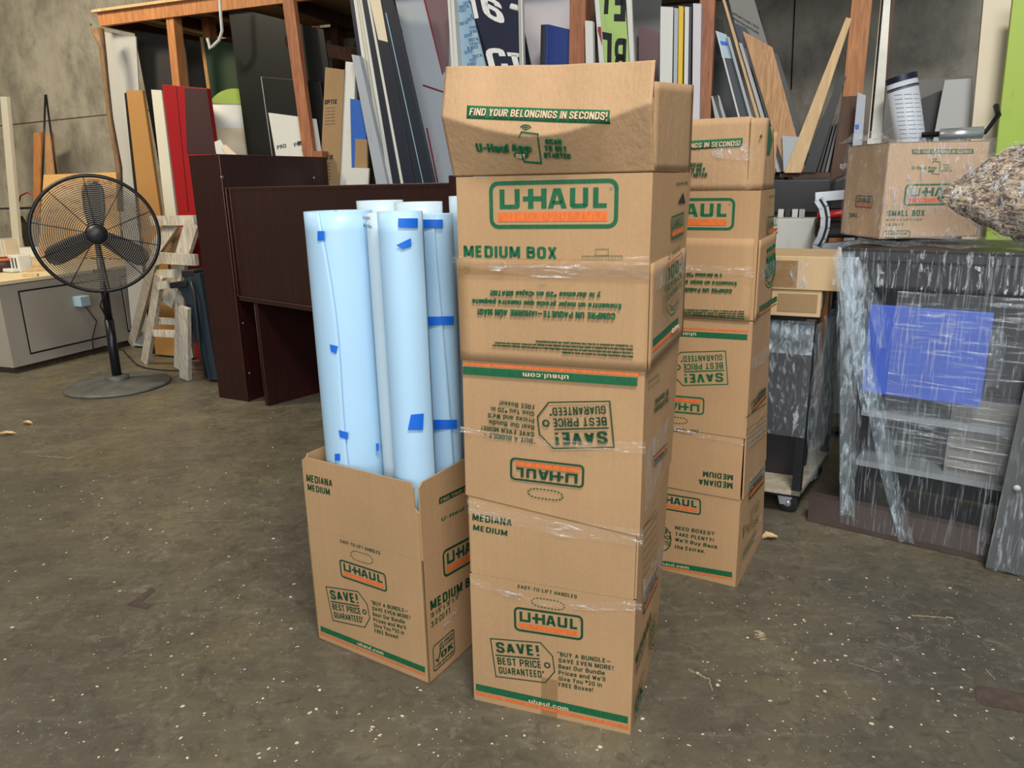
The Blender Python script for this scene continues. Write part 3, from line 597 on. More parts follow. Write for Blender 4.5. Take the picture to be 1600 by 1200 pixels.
FQ = P3(FB, z5, (104, 262), (144, 262), (104, 222)); polyline(fb, FQ, [(.5+.5*math.cos(i*.4488), .5+.5*math.sin(i*.4488)) for i in range(14)], .0006, 'ink_olive'); polyline(fb, FQ, [(.1, .5), (.9, .5)], .0005, 'ink_olive', False); polyline(fb, FQ, [(.5, .1), (.5, .9)], .0005, 'ink_olive', False)
fb.build('flap', rt, solid=.004)
FR1 = Face(T1[1], T1[2], lambda u, z: .007)
fb = flap_panel('flap', FR1, .004, .455, 1.015, 1.262, rt, 'cardboard')
band(fb, P3(FR1, zq, (92, 735), (196, 640), (92, 705)), 'ink_green'); band(fb, P3(FR1, zq, (92, 755), (196, 665), (92, 742)), 'ink_orange'); text(fb, P3(FR1, zq, (166, 680), (194, 655), (166, 662), .002), 'uhaul.com', 'ink_cream')
fb.build('flap', rt, solid=.004)
film_strip('stretch_film', Face(twr(.7)[0], twr(.7)[1]), [(722, 664), (860, 686), (1010, 688)], [(722, 672), (870, 697), (1010, 706)], 'film_band', rt, .009)
film_strip('stretch_film', Face(twr(.7)[1], twr(.7)[2]), [(1004, 706), (1025, 672), (1040, 650)], [(1003, 800), (1020, 762), (1034, 700)], 'film_streaky', rt, .004)
# top carton
rt = thing('moving_box', 'top cardboard moving box of the front tower with tall open flaps and MEDIUM BOX lettering', 'cardboard box', (.18, 1.96, 1.004), 'moving boxes in the front tower')
mb = MB(); shell(mb, lift(twr(1.016), 1.016), lift(twr(1.46), 1.46), 'cardboard', False)
T2 = twr(1.38); FT = Face(T2[0], T2[1]); z4 = zm(690, 100, .25)
logo(mb, P3(FT, z4, (303, 1030), (1102, 1027), (296, 735)))
text(mb, P3(FT, z5, (100, 164), (680, 178), (98, 94), .0015), 'MEDIUM BOX', 'ink_green', bold=.055)
FQ = P3(FT, z5, (840, 184), (1088, 182), (840, 112), .0015); 
for (x0, y0, x1, y1) in ((.34, .38, .66, .92), (0, .0, 1, .34)): polyline(mb, FQ, [(x0, y0), (x1, y0), (x1, y1), (x0, y1)], .001, 'ink_olive')
for k in range(1, 12): polyline(mb, FQ, [(k/12, 0), (k/12, .34)], .0005, 'ink_olive', False)
FTs = Face(twr(1.46)[1], twr(1.46)[2])
logo(mb, P3(FTs, zq, (178, 304), (232, 275), (178, 205))); text(mb, P3(FTs, zq, (200, 78), (246, 72), (200, 66)), 'DEPARTURE', 'ink_green'); poly(mb, P3(FTs, zq, (205, 150), (236, 150), (205, 105)), [(0, 0), (1, 0), (.7, 1)], 'ink_black')
shield(mb, P3(FTs, zq, (135, 640), (205, 560), (135, 375), .013))
mb.build('body', rt)
def wf(u, z):
    t = max(0, (z-1.46)/.23); sh = .12*math.sin(u*11+.6)
    tk = .50+.14*math.sin(u*9.5+2.6)
    b_ = .055*t/tk if t < tk else .055-.075*(t-tk)
    return b_*(1 if t < tk-.08 else 1) + .004*math.sin(u*43)*t + sh*.03*t
FW = Face(T2[0], T2[1], wf)
fb = flap_panel('flap', FW, -.006, .470, 1.462, 1.69, rt, 'cardboard_crumpled', nu=60, nv=60, skew=(0, 0, .012, -.008))
FW2 = FW
def gridband(mb, F, bl, br, tl, mat, off, n=24):
    a = F.uv(*bl); c = F.uv(*br); d = F.uv(*tl)
    mb.grid(lambda s, t_: F.g(a[0]+(c[0]-a[0])*s+(d[0]-a[0])*t_, a[1]+(c[1]-a[1])*s+(d[1]-a[1])*t_, off), n, 4, mat)
def warptext(mb, F, s, bl, br, tl, mat, off, bold=.02):
    a = F.uv(*bl); c = F.uv(*br); d = F.uv(*tl); vs, fs_ = glyphs(s, bold)
    mb.add([F.g(a[0]+(c[0]-a[0])*x+(d[0]-a[0])*y, a[1]+(c[1]-a[1])*x+(d[1]-a[1])*y, off) for x, y in vs], fs_, mat)
gridband(fb, FW, z4(215, 350), z4(1083, 385), z4(210, 270), 'ink_green', .0016)
warptext(fb, FW, 'FIND YOUR BELONGINGS IN SECONDS!', z4(232, 334), z4(1068, 364), z4(235, 290), 'ink_cream', .003, .03)
FWp = Face(T2[0], T2[1]); SUBD = .008; i0 = len(fb.v); app_panel(fb, P3(FWp, z4, (258, 620), (825, 640), (252, 415), .002)); drape(fb, i0, FW, .0035); SUBD = 9.0
fb.build('flap', rt, solid=.004)
FS2 = Face(T2[1], T2[2], lambda u, z: .0)
_d = ray(1085, 133); zbk = CAMH+_d.z/math.hypot(_d.x, _d.y)*T2[2].xy.length
fb = flap_panel('flap', FS2, .004, .455, 1.462, 1.645, rt, 'cardboard_crumpled', nu=10, skew=(0, 0, 0, zbk-1.645))
fb.build('flap', rt, solid=.004)
for i, j in ((2, 3), (3, 0)):
    fb = flap_panel('flap', Face(T2[i], T2[j], lambda u, z: .01*max(0, (z-1.46)/.23)), .004, .45, 1.462, 1.66, rt, 'cardboard_crumpled', nu=8); fb.build('flap', rt, solid=.004)
sb = MB(); FBt = Face(T1[0], T1[1])
sb.grid(lambda a, c: FBt.g(.001+.47*a, 1.232+.04*c, .0145+.0025*math.sin(a*70)*c), 40, 3, 'packing_tape'); sb.build('tape_band', rt)
film_strip('stretch_film', FBt, [(712, 398), (850, 412), (1016, 398)], [(712, 412), (850, 432), (1016, 434)], 'film_band', rt, .017)
film_strip('stretch_film', Face(T1[1], T1[2]), [(1012, 412), (1040, 402), (1070, 385)], [(1012, 455), (1040, 440), (1068, 420)], 'film_fine', rt, .012)

# ---- carton with the paper rolls
Dq, Eq = (-.658, 2.142), (-.266, 1.897); dE = V((Eq[0]-Dq[0], Eq[1]-Dq[1], 0)).normalized(); nE = V((-dE.y, dE.x, 0))
LB = [V((*Dq, 0)), V((*Eq, 0)), V((*Eq, 0))+nE*.46, V((*Dq, 0))+nE*.46]
rt = thing('moving_box', 'open cardboard moving box holding tall white paper rolls, left of the front tower', 'cardboard box', LB[0]*.5+LB[2]*.5)
mb = MB(); shell(mb, lift(LB, 0.001), lift(LB, .408), 'cardboard', False)
FL = Face(Dq, Eq); z2 = zm(450, 680, .2); z3 = zm(450, 860, .2)
text(mb, P3(FL, z2, (412, 838), (722, 933), (410, 812)), 'EASY-TO-LIFT HANDLES', 'ink_dark', bold=.03)
oval(mb, P3(FL, z2, (492, 962), (665, 1016), (490, 892)))
logo(mb, P3(FL, z3, (416, 205), (778, 328), (400, 64)), 'ink_dark')
save_tag(mb, P3(FL, z3, (352, 545), (675, 606), (298, 282)), 'ink_dark')
buy_block(mb, P3(FL, z3, (680, 648), (975, 728), (652, 385)))
band(mb, P3(FL, z3, (257, 628), (1072, 955), (255, 588)), 'ink_green'); band(mb, P3(FL, z3, (254, 652), (1073, 980), (253, 640)), 'ink_orange')
text(mb, P3(FL, z3, (545, 735), (748, 816), (545, 710), .0016), 'uhaul.com', 'ink_cream', bold=.03)
FLs = Face(LB[1], LB[2])
logo(mb, P3(FLs, z3, (1215, 218), (1560, 20), (1203, 5)), 'ink_dark')
text(mb, P3(FLs, z3, (1112, 472), (1500, 222), (1108, 398)), 'MEDIUM BOX', 'ink_dark', bold=.055)
text(mb, P3(FLs, z3, (1115, 532), (1340, 368), (1112, 492)), '18 1/8" x 18" x 16"', 'ink_dark', bold=.03); text(mb, P3(FLs, z3, (1118, 605), (1268, 485), (1115, 560)), '3.0 CU FT', 'ink_dark', bold=.04)
FQ = P3(FLs, z3, (1140, 948), (1300, 800), (1130, 755)); polyline(mb, FQ, rrect(0, 0, 1, 1, .1, .1), .0018, 'ink_dark')
text(mb, FQ, 'OK', 'ink_dark', (.35, .28, .95, .52), .06); text(mb, FQ, 'GO GREEN', 'ink_dark', (.3, .78, .95, .9), .04); text(mb, FQ, 'REUSE', 'ink_dark', (.3, .62, .95, .74), .04); text(mb, FQ, 'FOR SHIPPING', 'ink_dark', (.1, .08, .95, .18), .04)
polyline(mb, FQ, [(.12, .4), (.2, .28), (.34, .6)], .003, 'ink_dark', False)
mb.build('body', rt)
for i in range(4):
    j = (i+1) % 4; a, c = LB[i]+UP*.4075, LB[j]+UP*.4075; d_ = (c-a).normalized(); nn = V((d_.y, -d_.x, 0)); L_ = (c-a).length
    fb = MB(); pr = [(.004, 0), (L_-.004, 0), (L_-.004, .15), (L_-.016, .16), (L_-.018, .222), (L_-.028, .237), (.02, .237), (.006, .225), (.004, .15)]
    fb.prism([a+d_*x+UP*y for x, y in pr], -nn*TK, 'cardboard')
    if i == 0:
        text(fb, P3(FL, z2, (146, 358), (347, 403), (144, 303)), 'MEDIANA', 'ink_dark', bold=.04); text(fb, P3(FL, z2, (157, 426), (330, 468), (153, 378)), 'MEDIUM', 'ink_dark', bold=.04)
    if i == 1:
        band(fb, P3(FLs, z2, (1178, 540), (1560, 350), (1178, 490)), 'ink_dark'); text(fb, P3(FLs, z2, (1190, 525), (1550, 348), (1188, 500), .002), 'FIND YOUR BELONGINGS', 'cardboard', bold=.02)
        app_panel(fb, P3(FLs, z2, (1200, 715), (1650, 480), (1195, 600)))
    fb.build('flap', rt)
film_strip('stretch_film', FLs, [(690, 970), (708, 950), (712, 930)], [(692, 985), (710, 965), (715, 935)], 'film_band', rt)
# ---- rolls
def bx(a, b_): return LB[0]+dE*a+nE*b_
def roll(cen, R, z1, label, tapes=(), end=None, turns=1.5, lean=(0, 0), mat='roll_paper', group='paper rolls in the open box', z0=.012, core=True):
    rt = thing('paper_roll', label, 'paper roll', (cen.x, cen.y, z0), group)
    def ax(z): return V((cen.x+lean[0]*(z-.64), cen.y+lean[1]*(z-.64), z))
    tofc = math.atan2(-cen.y, -cen.x)              # angle that faces the lens side of the room
    if end is None: end = lambda z: tofc+1.1
    mb = MB(); nth, nz = 84, 26
    def fn(a, c):
        z = z0+(z1-z0)*c; e = end(z); th = e-2*math.pi*turns*(1-a); r = R-.0022*turns*(1-a)*2
        k = max(0, (a-(1-.09))/.09); r += .003*k*k
        return ax(z)+V((math.cos(th), math.sin(th), 0))*r
    mb.grid(fn, nth, nz, mat); mb.build('sheet', rt, solid=.0012)
    if core:
        mb = MB(); rc = R-.012
        mb.lathe(ax(z1-.012), [(rc, -.9), (rc, 0), (rc-.004, 0), (rc-.006, -.3)], 'roll_core', 32); o = mb.build('core', rt)
    def chit(px, py):
        d = ray(px, py); o = CAM-ax(.9); dx, dy = d.x, d.y; A_ = dx*dx+dy*dy; B_ = 2*(o.x*dx+o.y*dy); C_ = o.x**2+o.y**2-(R+.0055)**2
        q = max(B_*B_-4*A_*C_, 0); t_ = (-B_-math.sqrt(q))/(2*A_); return CAM+d*t_
    for tp in tapes:
        mb = MB(); (a0, a1, a2, a3) = tp
        def fn2(s, t_):
            x = (a0[0]*(1-s)+a1[0]*s)*(1-t_)+(a3[0]*(1-s)+a2[0]*s)*t_; y = (a0[1]*(1-s)+a1[1]*s)*(1-t_)+(a3[1]*(1-s)+a2[1]*s)*t_
            return chit(x, y)
        mb.grid(fn2, 12, 2, 'painter_tape'); mb.build('tape_strip', rt)
    return rt, ax
def q4(x0, y0, x1, y1): return ((x0, y0), (x1, y0), (x1, y1), (x0, y1))
zr = zm(440, 280, .2); zr2 = zm(440, 500, .2)
c1 = bx(.128, .118); e0 = math.atan2(-c1.y, -c1.x)
roll(c1, .098, 1.377, 'leftmost paper roll in the open box, wide with a loose wavy edge',
     [q4(496, 361, 507, 376), ((515, 538), (528, 541), (525, 553), (517, 549)), ((529, 672), (544, 676), (543, 687), (531, 683)), q4(523, 709, 531, 720)],
     end=lambda z: e0-.42+.24*math.sin((z-.7)*2.2+2.2)+.10*math.sin(z*7), turns=1.4)
rt, ax = roll(bx(.272, .13), .040, 1.372, 'slim paper roll with black handwriting near its top, in the open box', [((587, 693), (592, 693), (592, 705), (588, 704))], mat='roll_paper_warm')
wb = MB(); F0 = Face(bx(.22, .13-.0465), bx(.32, .13-.0465))
for s, bl, br, tl in (('logo', (567, 343), (578, 343), (567, 337)), ('kris', (568, 355), (580, 357), (568, 349))): text(wb, prt(F0, bl, br, tl, .0), s, 'ink_black', bold=.01)
wb.build('handwriting', rt)
roll(bx(.380, .090), .063, 1.377, 'front paper roll in the open box nearest its split corner',
     [q4(622, 341, 653, 355), ((619, 383), (642, 372), (643, 384), (628, 389)), ((642, 648), (662, 646), (661, 672), (637, 672))], turns=1.45)
roll(bx(.393, .225), .053, 1.365, 'right paper roll in the open box, wound with blue tape bands',
     [q4(657, 343, 692, 356), ((642, 372), (662, 369), (662, 383), (643, 384)), ((663, 495), (709, 494), (709, 507), (663, 509)), ((671, 656), (714, 656), (714, 670), (671, 672))], end=lambda z: math.atan2(-2, .3)+.1+.25*math.sin(z*3.1), turns=1.5)
roll(bx(.10, .33), .075, 1.40, 'bubble wrapped roll rising behind the leftmost paper roll', mat='roll_paper_warm')
roll(bx(.26, .32), .075, 1.395, 'paper roll at the back of the open box, behind the front roll', mat='roll_paper_warm')
roll(bx(.395, .37), .05, 1.41, 'slim paper roll at the back right of the open box, against the front tower', mat='roll_paper_warm')

# ---- back tower
Rr, Sr = V((.806, 2.406, 0)), V((1.036, 2.807, 0)); dS = (Sr-Rr).normalized(); dL = V((-dS.y, dS.x, 0)); Lr = Rr+dL*.46
KB = [Lr, Rr, Rr+dS*.46, Lr+dS*.46]
TB = [Lr+V((-.01, .0, 0)), Rr+V((-.006, .002, 0)), Rr+dS*.40+V((-.03, .03, 0)), Lr+dS*.42+V((-.04, .03, 0))]
def tw2(z): k = z/1.4; return [V((*lerp(p, q, k).xy, z)) for p, q in zip(KB, TB)]
G0 = Face(Lr, Rr)
zA, zB, zC, zD = zm(1020, 160, .15), zm(1010, 340, .15), zm(1010, 500, .15), zm(1010, 720, .175)
rt = thing('moving_box', 'bottom cardboard moving box of the rear tower, lettered NEED BOXES, beside the castered cart', 'cardboard box', (.75, 2.8, 0), 'moving boxes in the rear tower')
mb = MB(); shell(mb, lift(tw2(0), 0), lift(tw2(.345), .345), 'cardboard')
logo(mb, P3(G0, zD, (33, 412), (487, 488), (33, 268)), 'ink_dark')
for s, bl, br, tl in (('NEED BOXES?', (255, 610), (605, 668), (257, 578)), ('TAKE PLENTY!', (258, 666), (600, 725), (262, 635)), ("We'll Buy Back", (255, 716), (635, 786), (258, 685)), ('the Extras.', (253, 780), (525, 824), (256, 748))):
    text(mb, P3(G0, zD, bl, br, tl), s, 'ink_dark', bold=.04)
FQ = P3(G0, zD, (30, 790), (220, 820), (30, 560)); polyline(mb, FQ, [(.5+.5*math.cos(i*.314), .5+.5*math.sin(i*.314)) for i in range(20)], .002, 'ink_dark')
for s, y in (('100%', .7), ('BUY-BACK', .48), ('GUARANTEE.', .26)): text(mb, FQ, s, 'ink_dark', (.1, y, 1.0, y+.17), .05)
band(mb, P3(G0, zD, (-340, 850), (765, 1040), (-340, 808)), 'ink_green'); band(mb, P3(G0, zD, (-340, 870), (762, 1062), (-340, 856)), 'ink_orange'); text(mb, P3(G0, zD, (100, 920), (380, 966), (100, 895), .0018), 'uhaul.com', 'ink_cream', bold=.03)
G0s = Face(KB[1], KB[2])
for s, x0, x1, y in (('Peso', 865, 1000, 560), ('2Tab', 930, 1010, 420)): text(mb, P3(G0s, zD, (x0, y+130), (x1, y-10), (x0, y+30)), s, 'ink_olive', bold=-.01)
for k in range(9): polyline(mb, P3(G0s, zD, (862, 880+k*9-60), (985, 640+k*9-40), (862, 800)), [(0, 0), (1, 0)], .0012, 'ink_olive', False)
mb.build('body', rt)
film_strip('stretch_film', G0s, [(1156, 880), (1172, 840), (1187, 800)], [(1156, 890), (1174, 860), (1189, 822)], 'film_band', rt)
rt = thing('moving_box', 'middle cardboard moving box of the rear tower, upside down with inverted MEDIANA lettering', 'cardboard box', (.75, 2.8, .346), 'moving boxes in the rear tower')
mb = MB(); shell(mb, lift(tw2(.575), .575), lift(tw2(.985), .985), 'cardboard')
G1 = Face(tw2(.75)[0], tw2(.75)[1])
save_tag(mb, P3(G1, zC, (825, 322), (225, 352), (850, 668)))
logo(mb, P3(G1, zC, (607, 808), (27, 762), (602, 990)))
oval(mb, P3(G1, zC, (432, 1022), (130, 995), (430, 1085))); text(mb, P3(G1, zC, (540, 1143), (100, 1105), (535, 1183)), 'EASY-TO-LIFT HANDLES', 'ink_dark', bold=.03)
band(mb, P3(G1, zC, (1058, 110), (-560, 30), (1058, 128)), 'ink_orange'); band(mb, P3(G1, zC, (1053, 150), (-560, 62), (1050, 210)), 'ink_green'); text(mb, P3(G1, zC, (520, 132), (190, 118), (520, 170), .002), 'uhaul.com', 'ink_cream', bold=.03)
G1s = Face(tw2(.58)[1], tw2(.58)[2])
logo(mb, P3(G1s, zC, (1250, 800), (1100, 970), (1245, 700)), 'ink_dark')
text(mb, P3(G1s, zC, (1240, 700), (1160, 750), (1238, 740)), 'EASY', 'ink_dark', bold=.03); polyline(mb, P3(G1s, zC, (1030, 1020), (1240, 870), (1030, 760)), [(0, 0), (1, 0)], .0014, 'ink_dark', False)
mb.build('body', rt)
lo4 = lift(tw2(.346), .346); hi4 = lift(tw2(.573), .573)
for i in range(4):
    j = (i+1) % 4; d_ = (lo4[j]-lo4[i]).normalized(); nn = V((d_.y, -d_.x, 0)); fb = MB()
    fb.hexa([lerp(lo4[i], lo4[j], .01)+nn*.004, lerp(lo4[i], lo4[j], .985)+nn*.004, lerp(hi4[i], hi4[j], .985)+nn*.001, lerp(hi4[i], hi4[j], .01)+nn*.001], -nn*TK, 'cardboard')
    if i == 0:
        GF = Face(lo4[0], lo4[1]); text(fb, P3(GF, zD, (778, 122), (510, 88), (775, 170), .005), 'MEDIUM', 'ink_dark', bold=.04); text(fb, P3(GF, zD, (775, 192), (472, 154), (772, 246), .005), 'MEDIANA', 'ink_dark', bold=.04)
    if i == 1:
        GF = Face(lo4[1], lo4[2]); logo(fb, P3(GF, zD, (905, 355), (1040, 190), (905, 205), .005), 'ink_dark')
        for k in range(5): polyline(fb, P3(GF, zC, (1030+k*4, 1150+k*50), (1240, 990+k*50), (1030, 1000), .005), [(0, 0), (1, 0)], .0009, 'ink_dark', False)
    fb.build('flap', rt)
film_strip('stretch_film', G1, [(1040, 660), (1100, 678), (1164, 690)], [(1040, 668), (1100, 684), (1164, 696)], 'film_band', rt)
film_strip('stretch_film', G1s, [(1166, 690), (1180, 668), (1192, 648)], [(1164, 705), (1180, 688), (1195, 665)], 'film_streaky', rt)
film_strip('stretch_film', G1s, [(1172, 560), (1190, 545), (1207, 528)], [(1172, 578), (1190, 566), (1206, 548)], 'film_streaky', rt)
film_strip('stretch_film', Face(lo4[1], lo4[2]), [(1163, 755), (1178, 735), (1190, 722)], [(1163, 772), (1178, 752), (1191, 735)], 'film_streaky', rt, .006)
rt = thing('moving_box', 'top cardboard moving box of the rear tower with taped raised flaps', 'cardboard box', (.74, 2.8, .99), 'moving boxes in the rear tower')
mb = MB(); shell(mb, lift(tw2(.988), .988), lift(tw2(1.405), 1.405), 'cardboard', False)
G2 = Face(tw2(1.3)[0], tw2(1.3)[1]); G2s = Face(tw2(1.0)[1], tw2(1.0)[2])
ur, zt = G2.uv(1149.7, 307); _, zb_ = G2.uv(1147.7, 358)
logo(mb, (G2.g(ur-.31, zb_-.004, .001), G2.u*.31, UP*(zt-zb_)))
text(mb, P3(G2, zB, (-480, 345), (458, 345), (-480, 250)), 'MEDIUM BOX', 'ink_green', bold=.055)
FQ = P3(G2, zB, (640, 350), (945, 345), (640, 265), .0015)
for (x0, y0, x1, y1) in ((.35, .38, .66, .98), (0, .0, 1, .36)): polyline(mb, FQ, [(x0, y0), (x1, y0), (x1, y1), (x0, y1)], .001, 'ink_olive')
for k in range(1, 12): polyline(mb, FQ, [(k/12, 0), (k/12, .36)], .0005, 'ink_olive', False)
logo(mb, P3(G2s, zB, (1265, 200), (1365, 165), (1262, -10)), 'ink_green'); text(mb, P3(G2s, zA, (1210, 1000), (1305, 985), (1210, 970)), 'DEPARTURE', 'ink_green')
mb.build('body', rt)
GW = Face(tw2(1.1)[0], tw2(1.1)[1], lambda u, z: .007)
fb = flap_panel('flap', GW, .004, .452, .985, 1.255, rt, 'cardboard')
text(fb, P3(GW, zB, (795, 583), (55, 556), (793, 618)), 'y le daremos $20 en \u00a1Cajas GRATIS!', 'ink_green', bold=.03)
text(fb, P3(GW, zB, (948, 665), (-200, 625), (946, 703)), 'Encuentre un mejor precio que nuestro paquete', 'ink_green', bold=.03)
text(fb, P3(GW, zB, (900, 740), (-160, 705), (898, 778)), 'COMPRE UN PAQUETE\u2014\u00a1AHORRE A\u00daN M\u00c1S!', 'ink_green', bold=.03)
for k, (x0, x1) in enumerate(((1025, 60), (1025, -100), (1025, -100), (1025, 475))):
    text(fb, P3(GW, zB, (x0, 968+k*26), (x1, 935+k*24), (x0, 982+k*26)), 'please visit any location or center for guidelines and limitations on the Best Price Guarantee for bundles', 'ink_green', bold=-.03)
o = fb.build('flap', rt, solid=.004)
GWs = Face(tw2(1.1)[1], tw2(1.1)[2], lambda u, z: .006); fb = flap_panel('flap', GWs, .004, .42, .985, 1.25, rt, 'cardboard')
band(fb, P3(GWs, zB, (1155, 985), (1340, 870), (1155, 925)), 'ink_green'); band(fb, P3(GWs, zB, (1155, 1012), (1340, 902), (1155, 998)), 'ink_orange')
shield(fb, P3(GWs, zB, (1215, 780), (1325, 660), (1215, 350))); fb.build('flap', rt, solid=.004)
GT = Face(tw2(1.4)[0], tw2(1.4)[1], lambda u, z: .01*math.sin(u*9)*max(0, z-1.41)*4-.04*max(0, z-1.41))
fb = flap_panel('flap', GT, .004, .42, 1.407, 1.63, rt, 'cardboard_crumpled', nu=24)
gridband(fb, GT, zA(-172, 522), zA(928, 460), zA(-172, 435), 'ink_green', .0016); warptext(fb, GT, 'FIND YOUR BELONGINGS IN SECONDS!', zA(-150, 508), zA(905, 450), zA(-145, 458), 'ink_cream', .003, .03)
i0 = len(fb.v); app_panel(fb, P3(Face(tw2(1.4)[0], tw2(1.4)[1]), zA, (-180, 840), (568, 830), (-180, 590), .002)); drape(fb, i0, GT, .0022); fb.build('flap', rt, solid=.004)
GT2 = Face(tw2(1.4)[1], tw2(1.4)[2], lambda u, z: -.03*max(0, z-1.41)*3); GT3 = Face(GT.g(.42, 0), tw2(1.4)[1]+dS*.05)
fb = flap_panel('flap', GT3, .0, GT3.L, 1.407, 1.625, rt, 'cardboard_crumpled', nu=4); fb.build('flap', rt, solid=.004)
fb = flap_panel('flap', GT2, .05, .40, 1.407, 1.615, rt, 'cardboard_crumpled', nu=10)
poly(fb, P3(GT2, zA, (1180, 620), (1300, 470), (1170, 350), .003), [(.1, .3), (.5, 0), (.9, .4), (.8, 1.1), (.4, 1.2), (.0, 1.0), (.3, .7)], 'ink_green'); fb.build('flap', rt, solid=.004)
for i, j in ((2, 3), (3, 0)):
    fb = flap_panel('flap', Face(tw2(1.4)[i], tw2(1.4)[j]), .004, .40, 1.407, 1.60, rt, 'cardboard_crumpled', nu=4); fb.build('flap', rt, solid=.004)
film_strip('stretch_film', GW, [(1066, 412), (1120, 414), (1180, 416)], [(1066, 424), (1120, 425), (1180, 432)], 'film_band', rt, .013)
film_strip('stretch_film', GWs, [(1182, 418), (1200, 408), (1216, 398)], [(1182, 438), (1200, 430), (1216, 418)], 'film_fine', rt, .006)
film_strip('stretch_film', GT, [(1112, 232), (1150, 226), (1172, 222)], [(1112, 246), (1150, 250), (1174, 252)], 'film_fine', rt, .004)
# ------------------------------------------------------------------ dark reception desk
d1, d2 = V((-2.103, 5.104, 0)), V((-1.852, 4.974, 0)); dd = (d2-d1).normalized(); dp = V((-dd.y, dd.x, 0))
rt = thing('reception_desk', 'dark cherry reception desk with a tall end unit, standing before the lumber rack', 'desk', d1)
ED = .0012
def panel(name, o, x, y, z, mat, root, edge=None):
    mb = MB(); mb.box(o, x, y, z, mat)
    return mb.build(name, root, bevel=.002)
panel('end_panel', d1, dd*.283, dp*.03, UP*1.66, 'cherry', rt)
W1 = 1.0
panel('side_panel', d2+dp*.03, -dd*.025, dp*(W1-.03), UP*1.66, 'cherry', rt)
panel('back_panel', d1+dp*.03, dd*.02, dp*(W1-.03), UP*1.64, 'cherry', rt)
panel('top_panel', d1+dp*.03+dd*.021+UP*1.635, dd*.235, dp*(W1-.03), UP*.02, 'cherry', rt)
panel('end_panel', d1+dp*W1, dd*.283, dp*.03, UP*1.66, 'cherry', rt)
mb = MB()                                                           # pale worn edge banding
mb.tube([d2+dd*.001-dp*.001+UP*.01, d2+dd*.001-dp*.001+UP*1.66, d2+dp*W1+UP*1.661], .0022, 'cherry_edge', 4); mb.tube([d1+UP*1.661, d2+UP*1.661], .002, 'cherry_edge', 4)
mb.build('edge_banding', rt)
ang = math.radians(-40); da = V((math.cos(ang), math.sin(ang), 0)); db = V((-da.y, da.x, 0))
o0 = d2+dd*.02+dp*.02
LW = 2.15
panel('front_panel', o0+UP*.745, da*LW, db*.03, UP*.705, 'cherry', rt)
panel('worktop', o0+UP*.715-db*.012, da*LW, db*.62, UP*.028, 'cherry', rt)
panel('modesty_panel', o0+db*.62+UP*.01, da*LW, db*.025, UP*.70, 'cherry', rt)
panel('leg_panel', o0+da*.17-db*.0, da*.028, db*.60, UP*.712, 'cherry', rt)
panel('leg_panel', o0+da*(LW-.03), da*.03, db*.60, UP*.712, 'cherry', rt)
mb = MB(); P0 = o0-db*.014
mb.tube([P0+UP*1.451, P0+UP*.745, P0+da*LW+UP*.745], .002, 'cherry_edge', 4); mb.tube([P0+da*.045+UP*1.449, P0+da*.045+UP*.75], .0016, 'cherry_edge', 4); mb.tube([P0+UP*1.451, P0+da*LW+UP*1.451], .002, 'cherry_edge', 4)
mb.tube([P0+da*.17+db*.01+UP*.71, P0+da*.17+db*.01+UP*.01], .0016, 'cherry_edge', 4)
mb.build('edge_banding', rt)
FD = Face(d2+dd*.001, d2+dd*.001+dp)
mb = MB()
for q in ((347, 277), (491, 278)): mb.lathe(FD(*q), [(.012, 0), (.011, .003), (0, .004)], 'screw', 12, axis=FD.n)
FK = Face(d2+dd*.0015, d2+dd*.0015+dp)
for q in ((380, 505), (390, 583)): mb.lathe(FK(*q), [(.008, 0), (.007, .003), (0, .004)], 'screw', 10, axis=FK.n)
for k, q in enumerate([mb]): q.build('cam_lock', rt)
# desk corner post by the front tower
panel('corner_post', o0+da*(LW-.12)-db*.02+UP*.745, da*.12, db*.05, UP*.74, 'cherry', rt)

# ------------------------------------------------------------------ pedestal fan
fb_ = V((-3.03, 5.50, 0)); hub = hit(151, 366, fb_+V((-.05, -.10, 0)), V((0, 1, 0)))
rt = thing('pedestal_fan', 'large black pedestal fan with wire guard and round floor base, beside the gray counter cabinet', 'fan', fb_)
mb = MB(); mb.lathe(fb_, [(0, .0), (.37, .0), (.375, .012), (.36, .022), (.25, .032), (.12, .046), (.085, .052), (0, .053)], 'base_gray', 48)
ob = mb.build('base', rt); mb = MB(); mb.lathe(fb_, [(.085, .05), (.085, .075), (.055, .085), (0, .085)], 'base_gray', 24); mb.build('collar', ob)
nrm = (V((-.35, -.7, 1.75))-hub).normalized(); nrm = (CAM-hub).normalized()
topp = hit(156, 402, fb_+V((0, .03, 0)), V((0, 1, 0)))
mb = MB(); mb.tube([fb_+UP*.05, lerp(fb_+UP*.05, topp, .5)], .034, 'black_metal', 14); mb.tube([lerp(fb_+UP*.05, topp, .5), topp], .028, 'black_metal', 14)
op = mb.build('pole', rt); mb = MB(); km = lerp(fb_, topp, .90); mb.tube([km+V((-.04, -.04, 0)), km+V((.06, -.06, 0))], .014, 'black_metal', 8); mb.build('clamp_knob', op)
ax1 = nrm.cross(UP).normalized(); ax2 = ax1.cross(nrm).normalized()
def fp(a, r, off): return hub+(ax1*math.cos(a)+ax2*math.sin(a))*r+nrm*off
mb = MB(); mb.tube([topp-UP*.02, topp+UP*.06-nrm*.05, hub-nrm*.10], .022, 'black_metal', 10); mb.build('yoke', rt)
mb = MB(); mb.lathe(hub-nrm*.26, [(0, 0), (.06, .01), (.078, .04), (.078, .14), (.06, .17)], 'black_metal', 24, axis=nrm); mb.build('motor', rt)
RF = .405
